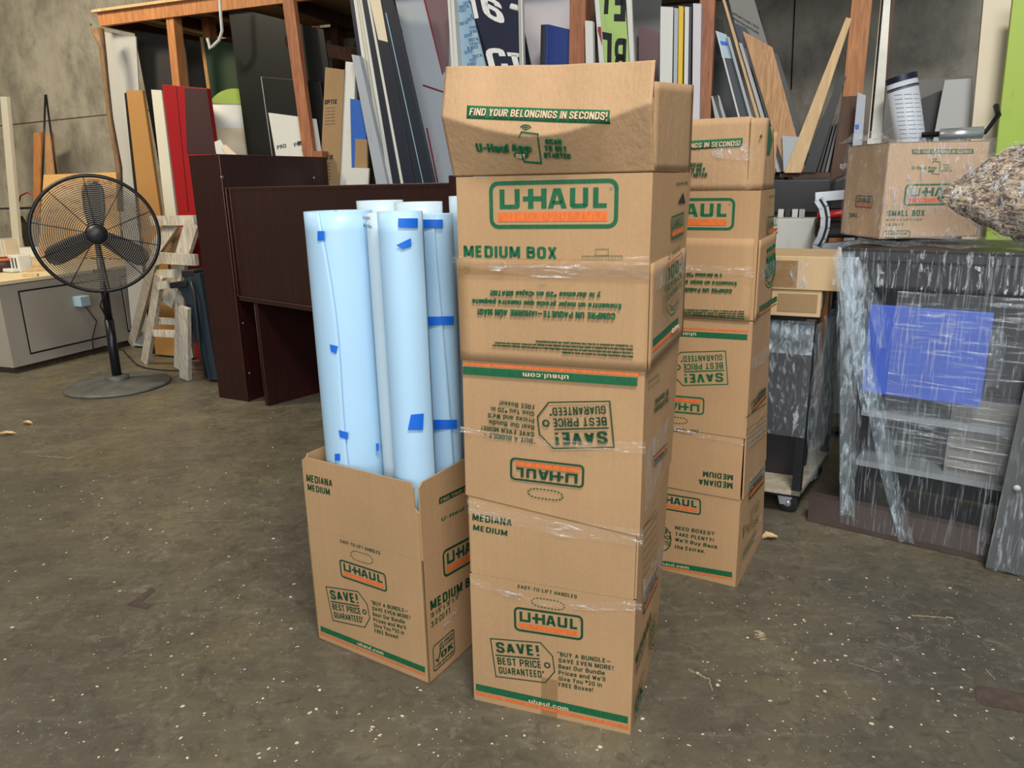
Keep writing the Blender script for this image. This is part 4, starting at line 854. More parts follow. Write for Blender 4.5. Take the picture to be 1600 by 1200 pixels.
def guard(sgn):
    mb = MB(); n = 25
    for i in range(n):
        r = .075+(RF-.085)*i/(n-1); off = sgn*(.10*(1-(r/RF)**2.6))
        mb.tube([fp(2*math.pi*k/56, r, off) for k in range(56)], .0026, 'wire', 4, closed=True)
    for s in range(10):
        a = 2*math.pi*s/10+.25; mb.tube([fp(a, .05+(RF-.05)*k/8, sgn*(.10*(1-((.05+(RF-.05)*k/8)/RF)**2.6))+sgn*.003) for k in range(9)], .0032, 'black_metal', 5)
    return mb
guard(1).build('front_guard', rt); guard(-1).build('rear_guard', rt)
mb = MB(); mb.tube([fp(2*math.pi*k/64, RF, 0) for k in range(64)], .014, 'black_metal', 10, closed=True); mb.build('rim', rt)
mb = MB(); mb.lathe(hub+nrm*.06, [(.072, -.01), (.072, .03), (.06, .055), (.03, .068), (0, .07)], 'black_plastic', 28, axis=nrm); mb.build('hub_cap', rt)
for k in range(3):
    a0 = math.radians(94+120*k); mb = MB()
    def bl(s, t_):
        y = (t_-.5)*(.095+.045*min(1, s*2.2))*(1-.25*max(0, s-.88)/.12); x = .06+.31*s-.02*(2*t_-1)**2
        return hub+(ax1*math.cos(a0)+ax2*math.sin(a0))*x+(-ax1*math.sin(a0)+ax2*math.cos(a0))*y+nrm*(-.03+.055*(t_-.5)*(1.1-s*.3))
    mb.grid(bl, 10, 6, 'black_plastic'); mb.build('blade', rt, solid=.003)
mb = MB(); mb.tube([hub-nrm*.16-UP*.05, hub+V((.05, -.1, -.4)), topp+V((-.03, -.05, -.35)), topp+V((.04, -.05, -.55))], .006, 'black_plastic', 6)
mb.build('power_cord', rt)
def cable(name, pts, r, mat, label, z=.008):
    P = [flo(*q, z) for q in pts]; S_ = []
    for i in range(len(P)-1):
        for k in range(5): S_.append(lerp(P[i], P[i+1], k/5))
    S_.append(P[-1]); S2 = [S_[0]]+[(S_[i-1]+S_[i]*2+S_[i+1])/4 for i in range(1, len(S_)-1)]+[S_[-1]]
    mb = MB(); mb.tube(S2, r, mat, 6); return tag(mb.build(name), label, 'cable')
cable('extension_cable', [(193, 548), (204, 560), (214, 570), (228, 575), (250, 578), (284, 579)], .006, 'black_plastic', 'black extension cable looping on the floor behind the fan base')
# ------------------------------------------------------------------ counter cabinet on the left
k0 = flo(24, 585); ud, vd = RU, RN
kz = hit(10, 441, k0, RN).z
rt = thing('counter_cabinet', 'gray counter cabinet with pale worktop and inset door panels along the left side', 'cabinet', k0)
kl = 2.1
mb = MB(); mb.box(k0+UP*.055, -ud*3.2, vd*kl, UP*(kz-.085), 'counter_gray'); mb.build('body', rt)
mb = MB(); mb.box(k0+UP*.0-ud*.07+vd*.05, -ud*3.0, vd*(kl-.1), UP*.055, 'strip_dark'); mb.build('plinth', rt)
mb = MB(); mb.box(k0+UP*(kz-.03)+ud*.02-vd*.02, -ud*3.2, vd*(kl+.04), UP*.03, 'counter_top'); mb.build('worktop', rt, bevel=.003)
FC = Face(k0+ud*.001, k0+ud*.001+vd)
for (u0, u1) in ((.16, .98), (1.16, 1.98)):
    mb = MB(); Fq = (FC.g(u0, .14, .004), FC.u*(u1-u0), UP*(kz-.24)); polyline(mb, Fq, [(0, 0), (1, 0), (1, 1), (0, 1)], .006, 'ink_black')
    mb.box(FC.g(u0+.01, .15, .001), FC.u*(u1-u0-.02), FC.n*.008, UP*(kz-.26), 'counter_gray'); mb.build('door_panel', rt)
CT = kz  # worktop height
def onc(px, py): return flo(px, py, CT)
# things on the counter
def simple(name, label, cat, mb, **k): return tag(mb.build(name, **k), label, cat)
c_ = onc(8, 424); rt = thing('paint_bucket', 'brown bucket with an orange rim at the left end of the counter', 'bucket', c_)
mb = MB(); mb.lathe(c_, [(0, .001), (.11, .001), (.125, .12), (.118, .12), (.105, .012), (0, .012)], 'maroon', 28); mb.build('body', rt); mb = MB(); mb.lathe(c_, [(.124, .10), (.130, .105), (.130, .122), (.119, .124), (.119, .10)], 'rust_orange', 28); mb.build('rim', rt)
c_ = onc(34, 424); mb = MB()
rt = thing('chrome_device', 'white and chrome box device with black slots beside the brown bucket', 'device', c_)
R_ = Matrix.Rotation(-.5, 3, 'Z'); mb.cbox(c_+UP*.075, .16, .12, .15, 'white_board', R_); mb.build('body', rt, bevel=.01)
for k in range(3): mb = MB(); mb.cbox(c_+UP*.08+R_@V((-.05+.05*k, -.062, 0)), .012, .006, .09, 'black_plastic', R_); mb.build('slot', rt)
mb = MB(); mb.cbox(c_+UP*.02+R_@V((0, -.09, 0)), .15, .06, .03, 'white_board', R_); mb.build('foot', rt, bevel=.006)
c_ = onc(20, 400); mb = MB(); mb.lathe(c_+V((-.05, .3, 0)), [(0, .002), (.13, .002), (.10, .25), (.05, .42), (0, .44)], 'olive_cloth', 14); simple('cloth_sack', 'olive cloth sack standing on the counter by the pale planks', 'sack', mb)
for k, (px, cc) in enumerate(((4, 'cream_panel'), (9, 'white_board'), (14, 'cream_panel'))):
    c_ = onc(px, 402)+V((0, .12, 0)); mb = MB(); mb.cbox(c_+UP*.10, .03, .22, .20-.012*k, cc, Matrix.Rotation(-.36, 3, 'Z'))
    tag(mb.build('binder'), ('cream binder leftmost of three by the olive sack', 'white binder in the middle of three by the olive sack', 'cream binder rightmost of three by the olive sack')[k], 'binder', 'binders on the counter')
for k, (px, py, w_, h_, cc, lb) in enumerate(((34, 402, .10, .42, 'mid_gray', 'gray upright panel on the counter behind the chrome device'), (46, 396, .09, .36, 'teal_plastic', 'dark teal canister on the counter behind the fan rim'))):
    c_ = onc(px, py)+RN*.25; mb = MB(); mb.cbox(c_+UP*h_/2, w_, .10, h_, cc, Matrix.Rotation(-.36, 3, 'Z')); tag(mb.build('upright_panel' if k == 0 else 'canister', bevel=.006), lb, 'panel' if k == 0 else 'canister')
c_ = onc(52, 400); mb = MB(); mb.cbox(c_+UP*.05, .20, .14, .10, 'white_board', Matrix.Rotation(.2, 3, 'Z')); simple('paper_stack', 'white stack of papers on the counter at the fan rim', 'papers', mb)
c_ = onc(120, 402); mb = MB(); mb.cbox(c_+RN*.02+UP*.12, .50, .26, .24, 'white_board', Matrix.Rotation(-.36, 3, 'Z')); simple('white_carton', 'white carton on the counter seen through the fan guard', 'box', mb)
for k, (px, py, L_, an) in enumerate(((52, 418, .22, .4), (58, 424, .16, .8), (48, 432, .12, .1))):
    c_ = onc(px, py); mb = MB(); mb.cbox(c_+UP*.012, L_, .03, .02, 'pine_edge', Matrix.Rotation(an, 3, 'Z')); tag(mb.build('wood_offcut'), ('long wood offcut on the counter next to the fan', 'slanted wood offcut on the counter next to the fan', 'short wood offcut at the counter front edge')[k], 'offcut', 'wood offcuts on the counter')
c_ = FC(121, 470); rt = thing('outlet_box', 'small pale outlet box with cords on the counter cabinet side, below the fan', 'outlet', c_)
mb = MB(); mb.cbox(c_+RU*.05, .10, .10, .09, 'film_blue', Matrix.Rotation(-.36, 3, 'Z')); mb.build('body', rt, bevel=.006)
mb = MB(); pts = [c_+RU*.08-UP*.04, c_+RU*.07+RN*.1-UP*.2, FC(140, 530, .03), FC(146, 572, .03)]; mb.tube(pts, .006, 'black_plastic', 6); mb.build('cord', rt)
# boards and sticks against the left wall
def board(name, label, cat, px4, d, th, mat, zb=None, yaw=0, group=None, dec=None, build=True):
    """board with its face through four photo corners (TL,TR,BR,BL) on an upright plane at wall distance d; th = thickness away from the lens"""
    nn = RN if not yaw else (Matrix.Rotation(yaw, 3, 'Z')@RN)
    p0 = wp(*px4[0], d); P = [hit(*q, p0, nn) for q in px4]
    if zb is not None:
        for a, b_ in ((0, 3), (1, 2)):
            t_ = (P[a].z-zb)/(P[a].z-P[b_].z); P[b_] = P[a]+(P[b_]-P[a])*t_
    mb = MB(); mb.hexa([P[3], P[2], P[1], P[0]], nn*th, mat)
    F = lambda x, y, off=.002: hit(x, y, p0-nn*off, nn)
    if dec: dec(mb, F)
    if not build: return mb, F, P
    o = mb.build(name, bevel=.0015 if th > .004 else 0); tag(o, label, cat, group); return o
board('plank', 'white painted plank leaning at the far left wall', 'plank', ((0, 151), (10, 151), (26, 330), (15, 330)), 5.9, .04, 'white_old', CT+.01)
board('plank', 'orange pine stud offcut standing beside the black rods', 'plank', ((52, 208), (64, 206), (62, 322), (52, 322)), 6.0, .04, 'stud', CT+.01)
board('plank', 'brown short pine offcut standing right of the black rods', 'plank', ((70, 207), (79, 207), (90, 322), (74, 322)), 6.05, .04, 'chip_wood', CT+.01)
for k, (x1, lb) in enumerate(((65, 'upright black metal rod leaning at the left wall'), (94, 'slanted black metal rod leaning at the left wall'))):
    mb = MB(); mb.tube([wp(71+k, 148, 5.95-.03*k), wp(x1, 318, 5.8-.03*k)], .010, 'black_metal', 8); tag(mb.build('metal_rod'), lb, 'rod', 'black rods at the left wall')
mb = MB(); mb.box(wp(35, 326, 6.25)+UP*0, RU*.35, -RN*.3, UP*.02, 'black_plastic'); simple('wall_shelf', 'small black shelf on the concrete wall behind the fan', 'shelf', mb)
mb = MB(); mb.tube([wp(28, 322, 6.1), wp(32, 306, 6.1), wp(42, 301, 6.1), wp(54, 306, 6.1)], .008, 'red_plastic', 6); simple('red_cable', 'thin red cable curled on the wall above the small black shelf', 'cable', mb)
def osb_marks(mb, F):
    rr = random.Random(3)
    for i in range(22):
        x, y = 74+rr.random()*100, 282+rr.random()*60
        Fq = frame(F(x, y), F(x+14, y-1), F(x, y-5)); text(mb, Fq, 'OSB', 'stud', bold=.0)
board('osb_sheet', 'tan printed chipboard sheet leaning behind the fan', 'sheet', ((68, 273), (183, 269), (190, 420), (58, 420)), 5.75, .018, 'osb', CT+.01, dec=osb_marks)
# ------------------------------------------------------------------ saw horses and bin
def bar(mb, a, b_, w_, t_, mat, side=None):
    a, b_ = V(a), V(b_); d_ = (b_-a).normalized(); s_ = (V(side) if side is not None else d_.cross(RN)).normalized(); s_ = (s_-d_*s_.dot(d_)).normalized(); n_ = d_.cross(s_)
    mb.hexa([a-s_*w_/2-n_*t_/2, a+s_*w_/2-n_*t_/2, b_+s_*w_/2-n_*t_/2, b_-s_*w_/2-n_*t_/2], n_*t_, mat)
rt = thing('sawhorse', 'paint splattered whitewashed wooden sawhorse between the fan and the dark desk', 'sawhorse', flo(255, 570))
sd = 4.62
zp = zm(200, 320, .25)
def sp(x, y, d=sd): return wp(*zp(x, y), d)
def sfloor(x, y, d):
    return sp(x, y, d)
for nm, a, b_, w_, d_ in (('top_rail', (150, 100), (420, 96), .075, sd), ('top_rail', (160, 330), (430, 345), .085, sd-.12), ('leg', (165, 350), (30, 880), .09, sd-.05), ('leg', (200, 440), (112, 990), .075, sd-.18),
                       ('leg', (335, 560), (325, 1030), .09, sd-.20), ('leg', (355, 640), (362, 1095), .085, sd-.34), ('brace', (290, 110), (165, 290), .11, sd+.03), ('brace', (405, 120), (250, 620), .12, sd-.06), ('cross_rail', (190, 430), (300, 430), .06, sd-.17), ('cross_rail', (190, 505), (260, 495), .06, sd-.2),
                       ('rung', (170, 725), (320, 730), .05, sd), ('rung', (165, 800), (320, 808), .055, sd-.05)):
    mb = MB(); A_, B_ = sp(*a, d_), sp(*b_, d_)
    if nm == 'leg' and B_.z != 0:
        B_ = flo(*zp(*b_), .0) if nm == 'leg' else B_
        B_.z = .012
    bar(mb, A_, B_, w_, .038, 'weathered'); mb.build(nm, rt)
mb = MB(); q = [sp(190, 145, sd+.12), sp(400, 150, sd+.12), sp(330, 320, sd+.12), sp(180, 310, sd+.12)]; mb.hexa(q, RN*.2, 'cardboard_brown'); simple('brown_carton', 'brown carton behind the sawhorse rails', 'box', mb)
mb = MB(); q = [sp(180, 560, sd+.3), sp(305, 560, sd+.3), sp(300, 690, sd+.3), sp(190, 690, sd+.3)]; mb.hexa(q, RN*.2, 'cardboard_pale'); simple('pale_carton', 'pale carton low behind the sawhorse legs', 'box', mb)
bb = flo(330, 597); rt = thing('trash_cart', 'dark teal plastic cart with ribbed sides leaning beside the dark desk', 'trash cart', bb)
mb = MB(); sdp = 4.25
def tp(x, y, o=0): return hit(*zp(x, y), bb+RN*o, RN)
mb.prism([tp(300, 515), tp(380, 440), tp(445, 425), tp(560, 1100), tp(478, 1095), tp(440, 900), tp(400, 740), (tp(365, 620)), tp(330, 555)], RN*.25, 'teal_plastic'); mb.build('body', rt, bevel=.008)
mb = MB(); mb.box(tp(255, 488, -.02), tp(360, 475, -.02)-tp(255, 488, -.02), RN*.30, tp(262, 525, -.02)-tp(255, 488, -.02), 'black_plastic'); mb.build('lid_lip', rt, bevel=.006)
mb = MB(); mb.box(tp(330, 412, .0), tp(410, 408, .0)-tp(330, 412, .0), RN*.28, tp(335, 455)-tp(330, 412), 'black_plastic'); mb.build('lid_lip', rt, bevel=.006)
mb = MB()
for s in range(26):
    a = lerp(tp(372, 620, -.004), tp(415, 860, -.004), s/25); mb.cbox(a, .03, .012, .010, 'black_plastic')
mb.build('ribbing', rt); mb = MB()
for s in range(26):
    a = lerp(tp(420, 600, -.004), tp(460, 860, -.004), s/25); mb.cbox(a, .025, .012, .010, 'black_plastic')
mb.build('ribbing', rt)
mb = MB(); mb.tube([tp(395, 475, -.02), tp(415, 560, -.03), tp(440, 800, -.03), tp(450, 900, -.03), tp(490, 1080, -.03)], .012, 'black_plastic', 8); mb.build('axle_rod', rt)
mb = MB(); mb.tube([tp(322, 655, -.02), tp(340, 690, -.03), tp(385, 690, -.03)], .013, 'black_plastic', 8); mb.build('hook', rt)
# ------------------------------------------------------------------ lumber rack
DR = 5.05
rk = thing('lumber_rack', 'tall wooden lumber rack of rough studs along the concrete wall, filled with boards', 'rack', RN*DR+RU*-2)
def post(px_t, px_b, w_, d, mat, zb=.0, zt=None, nm='post', t_=.089):
    T_, B_ = wp(*px_t, d), wp(*px_b, d); k = (T_.z-zb)/(T_.z-B_.z); Bb = T_+(B_-T_)*k
    tp_ = T_ if zt is None else T_+(T_-Bb).normalized()*((zt-T_.z)/max((T_-Bb).normalized().z, .2))
    mb = MB(); mb.hexa([Bb-RU*w_/2, Bb+RU*w_/2, tp_+RU*w_/2, tp_-RU*w_/2], RN*t_, mat); return mb.build(nm, rk)
post((264, 20), (275, 130), .075, DR+.02, 'stud', zt=2.86); post((317, 10), (323, 60), .075, DR+.50, 'stud', zt=2.86); post((387, 4), (393, 18), .075, DR+.7, 'stud', zt=2.86)
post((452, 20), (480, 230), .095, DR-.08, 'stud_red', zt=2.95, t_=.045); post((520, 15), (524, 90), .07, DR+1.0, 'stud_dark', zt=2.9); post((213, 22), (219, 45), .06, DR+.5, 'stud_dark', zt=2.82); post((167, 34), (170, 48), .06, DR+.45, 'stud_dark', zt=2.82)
post((903, 10), (901, 110), .105, DR-.1, 'stud_red', zt=2.6); post((925, 10), (921, 60), .06, DR+.05, 'stud_dark', zt=2.6)
post((1105, 10), (1099, 175), .088, DR-.1, 'stud_red', zt=2.6); post((1177, 4), (1181, 24), .06, DR+1.0, 'stud_dark', zt=2.6)
post((1346, 10), (1333, 140), .105, DR-.1, 'stud', zt=2.6); mb = MB()
a_, b_ = wp(1331, 150, DR-.12), wp(1311, 280, DR-.12); mb.hexa([b_-RU*.05, b_+RU*.05, a_+RU*.05, a_-RU*.05], RN*.02, 'stud_dark')
Fw = frame(wp(1313, 265, DR-.122), wp(1324, 262, DR-.122), wp(1312, 255, DR-.122)); text(mb, Fw, 'Apple', 'ink_white', bold=-.02); mb.build('stain_board', rk)
hz_ = wp(152, 24, DR).z; hL, hR = wp(152, 20, DR), wp(300, -8, DR)
mb = MB(); H0 = V((hL.x, hL.y, hL.z-.10)); mb.box(H0, RU*6.5, RN*.04, UP*.10, 'stud'); mb.build('header', rk)
for k, uu in enumerate((0.0, .55, 1.1, 1.75, 2.4, 3.0)):
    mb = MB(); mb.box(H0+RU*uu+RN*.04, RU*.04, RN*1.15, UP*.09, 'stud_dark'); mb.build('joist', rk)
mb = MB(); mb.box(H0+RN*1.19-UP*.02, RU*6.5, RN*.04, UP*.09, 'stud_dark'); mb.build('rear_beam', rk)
mb = MB(); mb.box(H0+UP*.10-RU*.03-RN*.03, RU*6.6, RN*1.26, UP*.02, 'pine_edge'); mb.build('roof_deck', rk)
mb = MB(); mb.hexa([wp(445, 72, DR-.01), wp(562, 100, DR+.5), wp(562, 78, DR+.5), wp(445, 56, DR-.01)], RN*.04, 'stud_dark'); mb.build('cross_brace', rk)
mb = MB(); mb.hexa([wp(482, 246, DR-.1), wp(503, 246, DR-.1), wp(503, 236, DR-.1), wp(482, 236, DR-.1)], RN*.5, 'stud_red'); mb.build('cross_brace', rk)
zs_ = wp(1262, 276, DR-.1).z
mb = MB(); mb.box(wp(1218, 277, DR-.1), RU*.62, RN*1.0, UP*.022, 'stud_dark'); mb.build('shelf_board', rk)
mb = MB(); mb.box(wp(1090, 277, DR+.1), RU*.55, RN*.9, UP*.02, 'stud_dark'); mb.build('shelf_board', rk)
# ---- boards in the rack, from the left
G = 'boards stored in the lumber rack'
B_ = lambda *a, **k: board(*a, group=G, zb=k.pop('zb', .02), **k)
mb = MB(); mb.tube([wp(152, 46, 4.95), wp(160, 75, 4.95), wp(165, 120, 4.95), wp(172, 185, 4.95), wp(186, 262, 4.95), wp(188, 330, 4.95)], [.05, .028, .024, .024, .026, .026], 'bark', 9)
tag(mb.build('wooden_pole'), 'rough brown wooden pole with a frayed top at the left end of the lumber rack', 'pole')
B_('panel', 'pale gray tall panel behind the frayed wooden pole', 'panel', ((161, 50), (212, 57), (228, 330), (188, 330)), 5.16, .012, 'gray_panel')
B_('panel', 'charcoal tall panel behind the leftmost front stud', 'panel', ((209, 47), (288, 60), (318, 330), (262, 330)), 5.32, .012, 'dark_panel')
B_('panel', 'brown gray panel in the rack between two front studs', 'panel', ((284, 60), (316, 66), (340, 260), (300, 260)), 5.6, .012, 'dark_gray')
B_('panel', 'tan narrow board with a black edge leaning before the pale gray panel', 'panel', ((197, 141), (222, 141), (250, 330), (218, 330)), 4.92, .03, 'tan_panel')
B_('panel', 'thin black strip along the tan narrow board', 'panel', ((194, 145), (197, 145), (219, 330), (213, 330)), 4.93, .03, 'black_panel')
B_('plank', 'distressed white plank leaning left of the red door', 'plank', ((236, 140), (252, 141), (275, 336), (258, 336)), 4.90, .035, 'white_old')
def reddec(mb, F):
    mb.hexa([F(292, 240, .004), F(337, 240, .004), F(323, 139, .004), F(288, 137, .004)], RN*.003, 'maroon'); mb.tube([F(274, 134, .003), F(294, 330, .003)], .004, 'ink_red', 5)
B_('red_door', 'red door with dark maroon inset leaning left of the dark desk', 'door', ((253, 132), (323, 138), (352, 345), (279, 342)), 4.86, .04, 'red_panel', dec=reddec)
def greendec(mb, F): mb.hexa([F(335, 226, .004), F(341, 226, .004), F(317, 59, .004), F(312, 58, .004)], RN*.003, 'tan_panel')
B_('panel', 'dark green panel with a wooden edge, behind the white discs', 'panel', ((312, 58), (364, 68), (388, 260), (339, 260)), 5.42, .02, 'green_panel', dec=greendec)
B_('panel', 'largest black glossy panel leaning in the rack behind the desk', 'panel', ((356, 9), (505, 46), (535, 260), (389, 260)), 5.09, .015, 'black_panel')
B_('panel', 'smaller black panel with a pale edge behind the wide front stud', 'panel', ((408, 120), (500, 128), (520, 260), (427, 260)), 5.06, .015, 'black_panel', dec=lambda mb, F: mb.tube([F(408, 120), F(427, 255)], .003, 'wire_white', 5))
def wdec(mb, F):
    rr = random.Random(5)
    for i in range(6): x = 432+rr.random()*45; y = 240-rr.random()*14; text(mb, frame(F(x, y), F(x+14, y-3), F(x-1, y-6)), 'PRO', 'ink_black', bold=.02)
B_('sheet', 'white sheet with small black print behind the wide front stud', 'sheet', ((419, 176), (494, 186), (506, 262), (434, 262)), 5.04, .006, 'white_board', dec=wdec)
def disc(name, lab, px, py, r, d, mat, tilt, green=False):
    c_ = wp(px, py, d); ax_ = (-RN+RU*1.1+UP*tilt).normalized(); rt = thing(name, lab, 'disc', c_-UP*r*.9)
    mb = MB(); mb.lathe(c_, [(0, 0), (r, 0), (r, .012), (0, .012)], mat, 40, axis=ax_); mb.build('board', rt)
    if green:
        a_ = ax_.orthogonal().normalized(); b2 = ax_.cross(a_); mb = MB(); up_ = UP-ax_*UP.dot(ax_); up_.normalize(); sd_ = ax_.cross(up_)
        P = [c_+ax_*.014+up_*(r*math.cos(t_))+sd_*(r*math.sin(t_)) for t_ in [math.radians(-58+116*i/14) for i in range(15)]]
        mb.prism(P, ax_*.002, 'lime'); mb.build('green_print', rt)
disc('round_board', 'white round board with a lime top segment, leaning on the dark green panel', 374, 190, .255, 5.22, 'white_board', .15, True)
disc('round_board', 'cream round board low behind the desk, overlapping the lime topped disc', 364, 232, .20, 5.12, 'cream_panel', .5)
for k, q in enumerate((((334, 222), (344, 218), (362, 250), (340, 250)), ((345, 228), (352, 226), (378, 250), (360, 250)))):
    B_('board_scrap', ('white scrap board end beside the maroon door', 'cream scrap board end under the round boards')[k], 'scrap', q, 4.86-.03*k, .02, ('white_board', 'cream_panel')[k])
mb = MB(); mb.tube([wp(x, y, 4.9) for x, y in ((343, -10), (345, 25), (347, 48), (343, 62), (333, 72), (328, 76), (326, 66), (324, 60))], .012, 'wire_white', 8); tag(mb.build('cable_coil'), 'white corrugated cable hanging in a loop from the rack roof', 'cable')
def optix(mb, F):
    for (x, y) in ((507, 163), (501, 250)):
        text(mb, frame(F(x, y), F(x+19, y-1), F(x+.5, y-7)), 'OPTIX', 'ink_black', bold=.05)
        for i in range(6): text(mb, frame(F(x+1, y+7+i*5), F(x+16, y+6+i*5), F(x+1, y+5+i*5)), 'acrylic sheet', 'stud_dark', bold=0)
B_('cardboard_sleeve', 'tall brown cardboard sleeve printed with black lettering, right of the wide stud', 'cardboard', ((508, 105), (538, 109), (530, 300), (499, 300)), 5.03, .05, 'cardboard_brown', dec=optix)
B_('panel', 'narrow white panel with gray lines right of the brown sleeve', 'panel', ((540, 96), (556, 98), (548, 300), (530, 300)), 5.04, .04, 'white_board')
B_('panel', 'bright blue small panel right of the brown sleeve', 'panel', ((547, 154), (572, 158), (572, 246), (549, 242)), 4.99, .01, 'ink_blue')
B_('cardboard_sleeve', 'short brown cardboard piece below the bright blue panel', 'cardboard', ((555, 217), (573, 218), (574, 300), (553, 300)), 4.96, .02, 'cardboard_brown')
B_('panel', 'white short notched board in front of the brown cardboard piece', 'panel', ((542, 262), (576, 263), (575, 284), (541, 284)), 4.93, .02, 'white_board')
B_('panel', 'pale gray tilted tube-like panel left of the white edges', 'panel', ((549, 85), (561, 87), (608, 300), (590, 300)), 4.94, .05, 'blue_gray')
# fan of board edges
edges = [(546, 552, 588, 593, 5.02, 'navy', 'blue edged board leftmost of the leaning fan of board edges'), (552, 557, 594, 600, 5.0, 'white_board', 'white board edge, first after the blue edge'), (557.5, 561, 602, 607, 4.99, 'white_old', 'weathered board edge, second after the blue edge'),
         (561.5, 565, 608, 614, 4.98, 'white_board', 'white board edge, third after the blue edge'), (565.5, 572, 615, 626, 4.97, 'navy_dark', 'dark board edge left of the cream topped board'), (573, 577, 627, 631, 4.96, 'white_board', 'thin white edge along the dark cream topped board')]
for (a, b2, c, d_, dd_, mt, lb) in edges: B_('board', lb, 'board', ((a, -2), (b2, -2), (d_, 292), (c, 292)), dd_, .5, mt)
B_('board', 'dark board with cream upper section in the leaning fan', 'board', ((577, -2), (594, -2), (648, 292), (632, 292)), 4.95, .03, 'navy_dark', dec=lambda mb, F: mb.hexa([F(591, 62, .004), F(606, 66, .004), F(594, -2, .004), F(577, -2, .004)], RN*.003, 'cream_panel'))
B_('board', 'wide dark slate board at the right of the leaning fan', 'board', ((595, -2), (614, -2), (680, 292), (650, 292)), 4.94, .03, 'navy_dark', dec=lambda mb, F: mb.tube([F(603, 20), F(662, 290)], .004, 'film_blue', 5))
def graydec(mb, F):
    mb.hexa([F(701, 110, .003), F(701, -2, .003), F(664, -2, .003), F(692, 113, .003)], RN*-.002, 'mauve')
    for p, q in (((663, 0), (692, 116)), ((661, 133), (694, 144)), ((667, 200), (685, 290)), ((613, 0), (628, 50))): mb.tube([F(*p), F(*q)], .006, 'ink_red', 5)
B_('panel', 'large pale gray panel with dark red lines above the desk', 'panel', ((612, -2), (704, -2), (740, 300), (683, 300)), 5.15, .012, 'blue_gray', dec=graydec)
for k, (x0, x1) in enumerate(((699, 703), (704, 709))): B_('board', ('white board edge rising left of the blue film roll', 'second white board edge touching the blue film roll')[k], 'board', ((x0, -2), (x1, -2), (x1+10, 150), (x0+9, 150)), 4.95, .4, 'white_board')
def filmdec(mb, F):
    rr = random.Random(9)
    for i in range(16):
        x = 714+rr.random()*22+i*.8; y = 8+i*6.4
        text(mb, frame(F(x, y), F(x+11+rr.random()*6, y-3), F(x-1, y-5)), ('DIBOND', 'DIGITAL', 'PRINT', 'E60')[i % 4], ('ink_blue', 'navy')[i % 2], bold=.0)
B_('sheet', 'pale blue printed protective film sheet left of the navy sign', 'sheet', ((710, -2), (733, -2), (774, 118), (720, 118)), 5.02, .01, 'film_blue', dec=filmdec)
def navydec(mb, F):
    for s, bl, br, tl in (('6', (756, 24), (790, 40), (748, -12)), ('C', (766, 112), (796, 112), (757, 76)), ('T', (800, 112), (820, 114), (792, 82)), ('1', (738, 30), (748, 28), (730, -8))): text(mb, frame(F(*bl), F(*br), F(*tl)), s, 'ink_white', bold=.05)
    mb.tube([F(798, 10), F(812, 14)], .02, 'ink_white', 6)
B_('sign_panel', 'navy sign panel with large white letters above the front tower', 'sign', ((733, -2), (809, -2), (826, 130), (776, 130)), 5.0, .012, 'navy', dec=navydec)
for k, x0 in enumerate((809.5, 813)): B_('board', ('gray board edge right of the navy sign', 'white board edge beside the lilac panel')[k], 'board', ((x0, -2), (x0+3, -2), (x0+6, 150), (x0+3, 150)), 4.94, .04, ('gray_panel', 'white_board')[k])
B_('panel', 'pale lilac tall panel behind the blue boards', 'panel', ((816, -2), (890, -2), (890, 150), (819, 150)), 5.3, .012, 'lilac')
for k in range(3): B_('panel', ('leftmost dark blue board edge in the trio left of the rack post', 'middle dark blue board edge in the trio left of the rack post', 'rightmost dark blue board edge in the trio left of the rack post')[k], 'panel', ((845+k*4, 39-k*.5), (848.5+k*4, 38), (847+k*4, 150), (843+k*4, 150)), 5.0, .3, ('black_panel', 'navy_dark', 'blue_board')[k])
B_('panel', 'royal blue board with faint lettering left of the rack post', 'panel', ((857, 38), (890, 46), (888, 150), (855, 150)), 5.02, .02, 'blue_board', dec=lambda mb, F: text(mb, frame(F(864, 113), F(886, 112), F(864, 107)), 'CIFF', 'film_blue', bold=0))
B_('board', 'slim white board right of the wide rack post', 'board', ((914, 32), (926, 33), (928, 150), (916, 150)), 4.9, .05, 'white_board')
B_('board', 'white board with a red stripe left of the lime sign', 'board', ((929, -2), (936, -2), (948, 150), (940, 150)), 4.96, .1, 'white_board', dec=lambda mb, F: mb.hexa([F(941, 72), F(939, 42), F(934, 42), F(934, 48)], RN*-.002, 'red_panel'))
def limedec(mb, F):
    for s, bl, br, tl in (('B', (979, 61), (961, 59), (977, 117)), ('L', (956, 53), (941, 50), (955, 115)), ('E', (978, -30), (960, -30), (977, 33)), ('L', (953, -30), (938, -30), (950, 22))): text(mb, frame(F(*bl), F(*br), F(*tl)), s, 'ink_black', bold=.04)
B_('sign_panel', 'lime green sign with upside down black letters above the front tower', 'sign', ((936, -2), (976, -2), (988, 150), (944, 150)), 4.98, .012, 'lime_sign', dec=limedec)
B_('board', 'white board edge right of the lime sign', 'board', ((978, -2), (987, -2), (993, 150), (988, 150)), 4.96, .03, 'white_board')
B_('sheet', 'hazy gray plastic sheet hanging right of the lime sign', 'sheet', ((988, -2), (1034, -2), (1028, 150), (992, 150)), 5.6, .01, 'mid_gray')
B_('sheet', 'dull maroon sheet behind the white boards right of the lime sign', 'sheet', ((998, 40), (1030, 50), (1026, 150), (998, 150)), 5.5, .01, 'mauve')
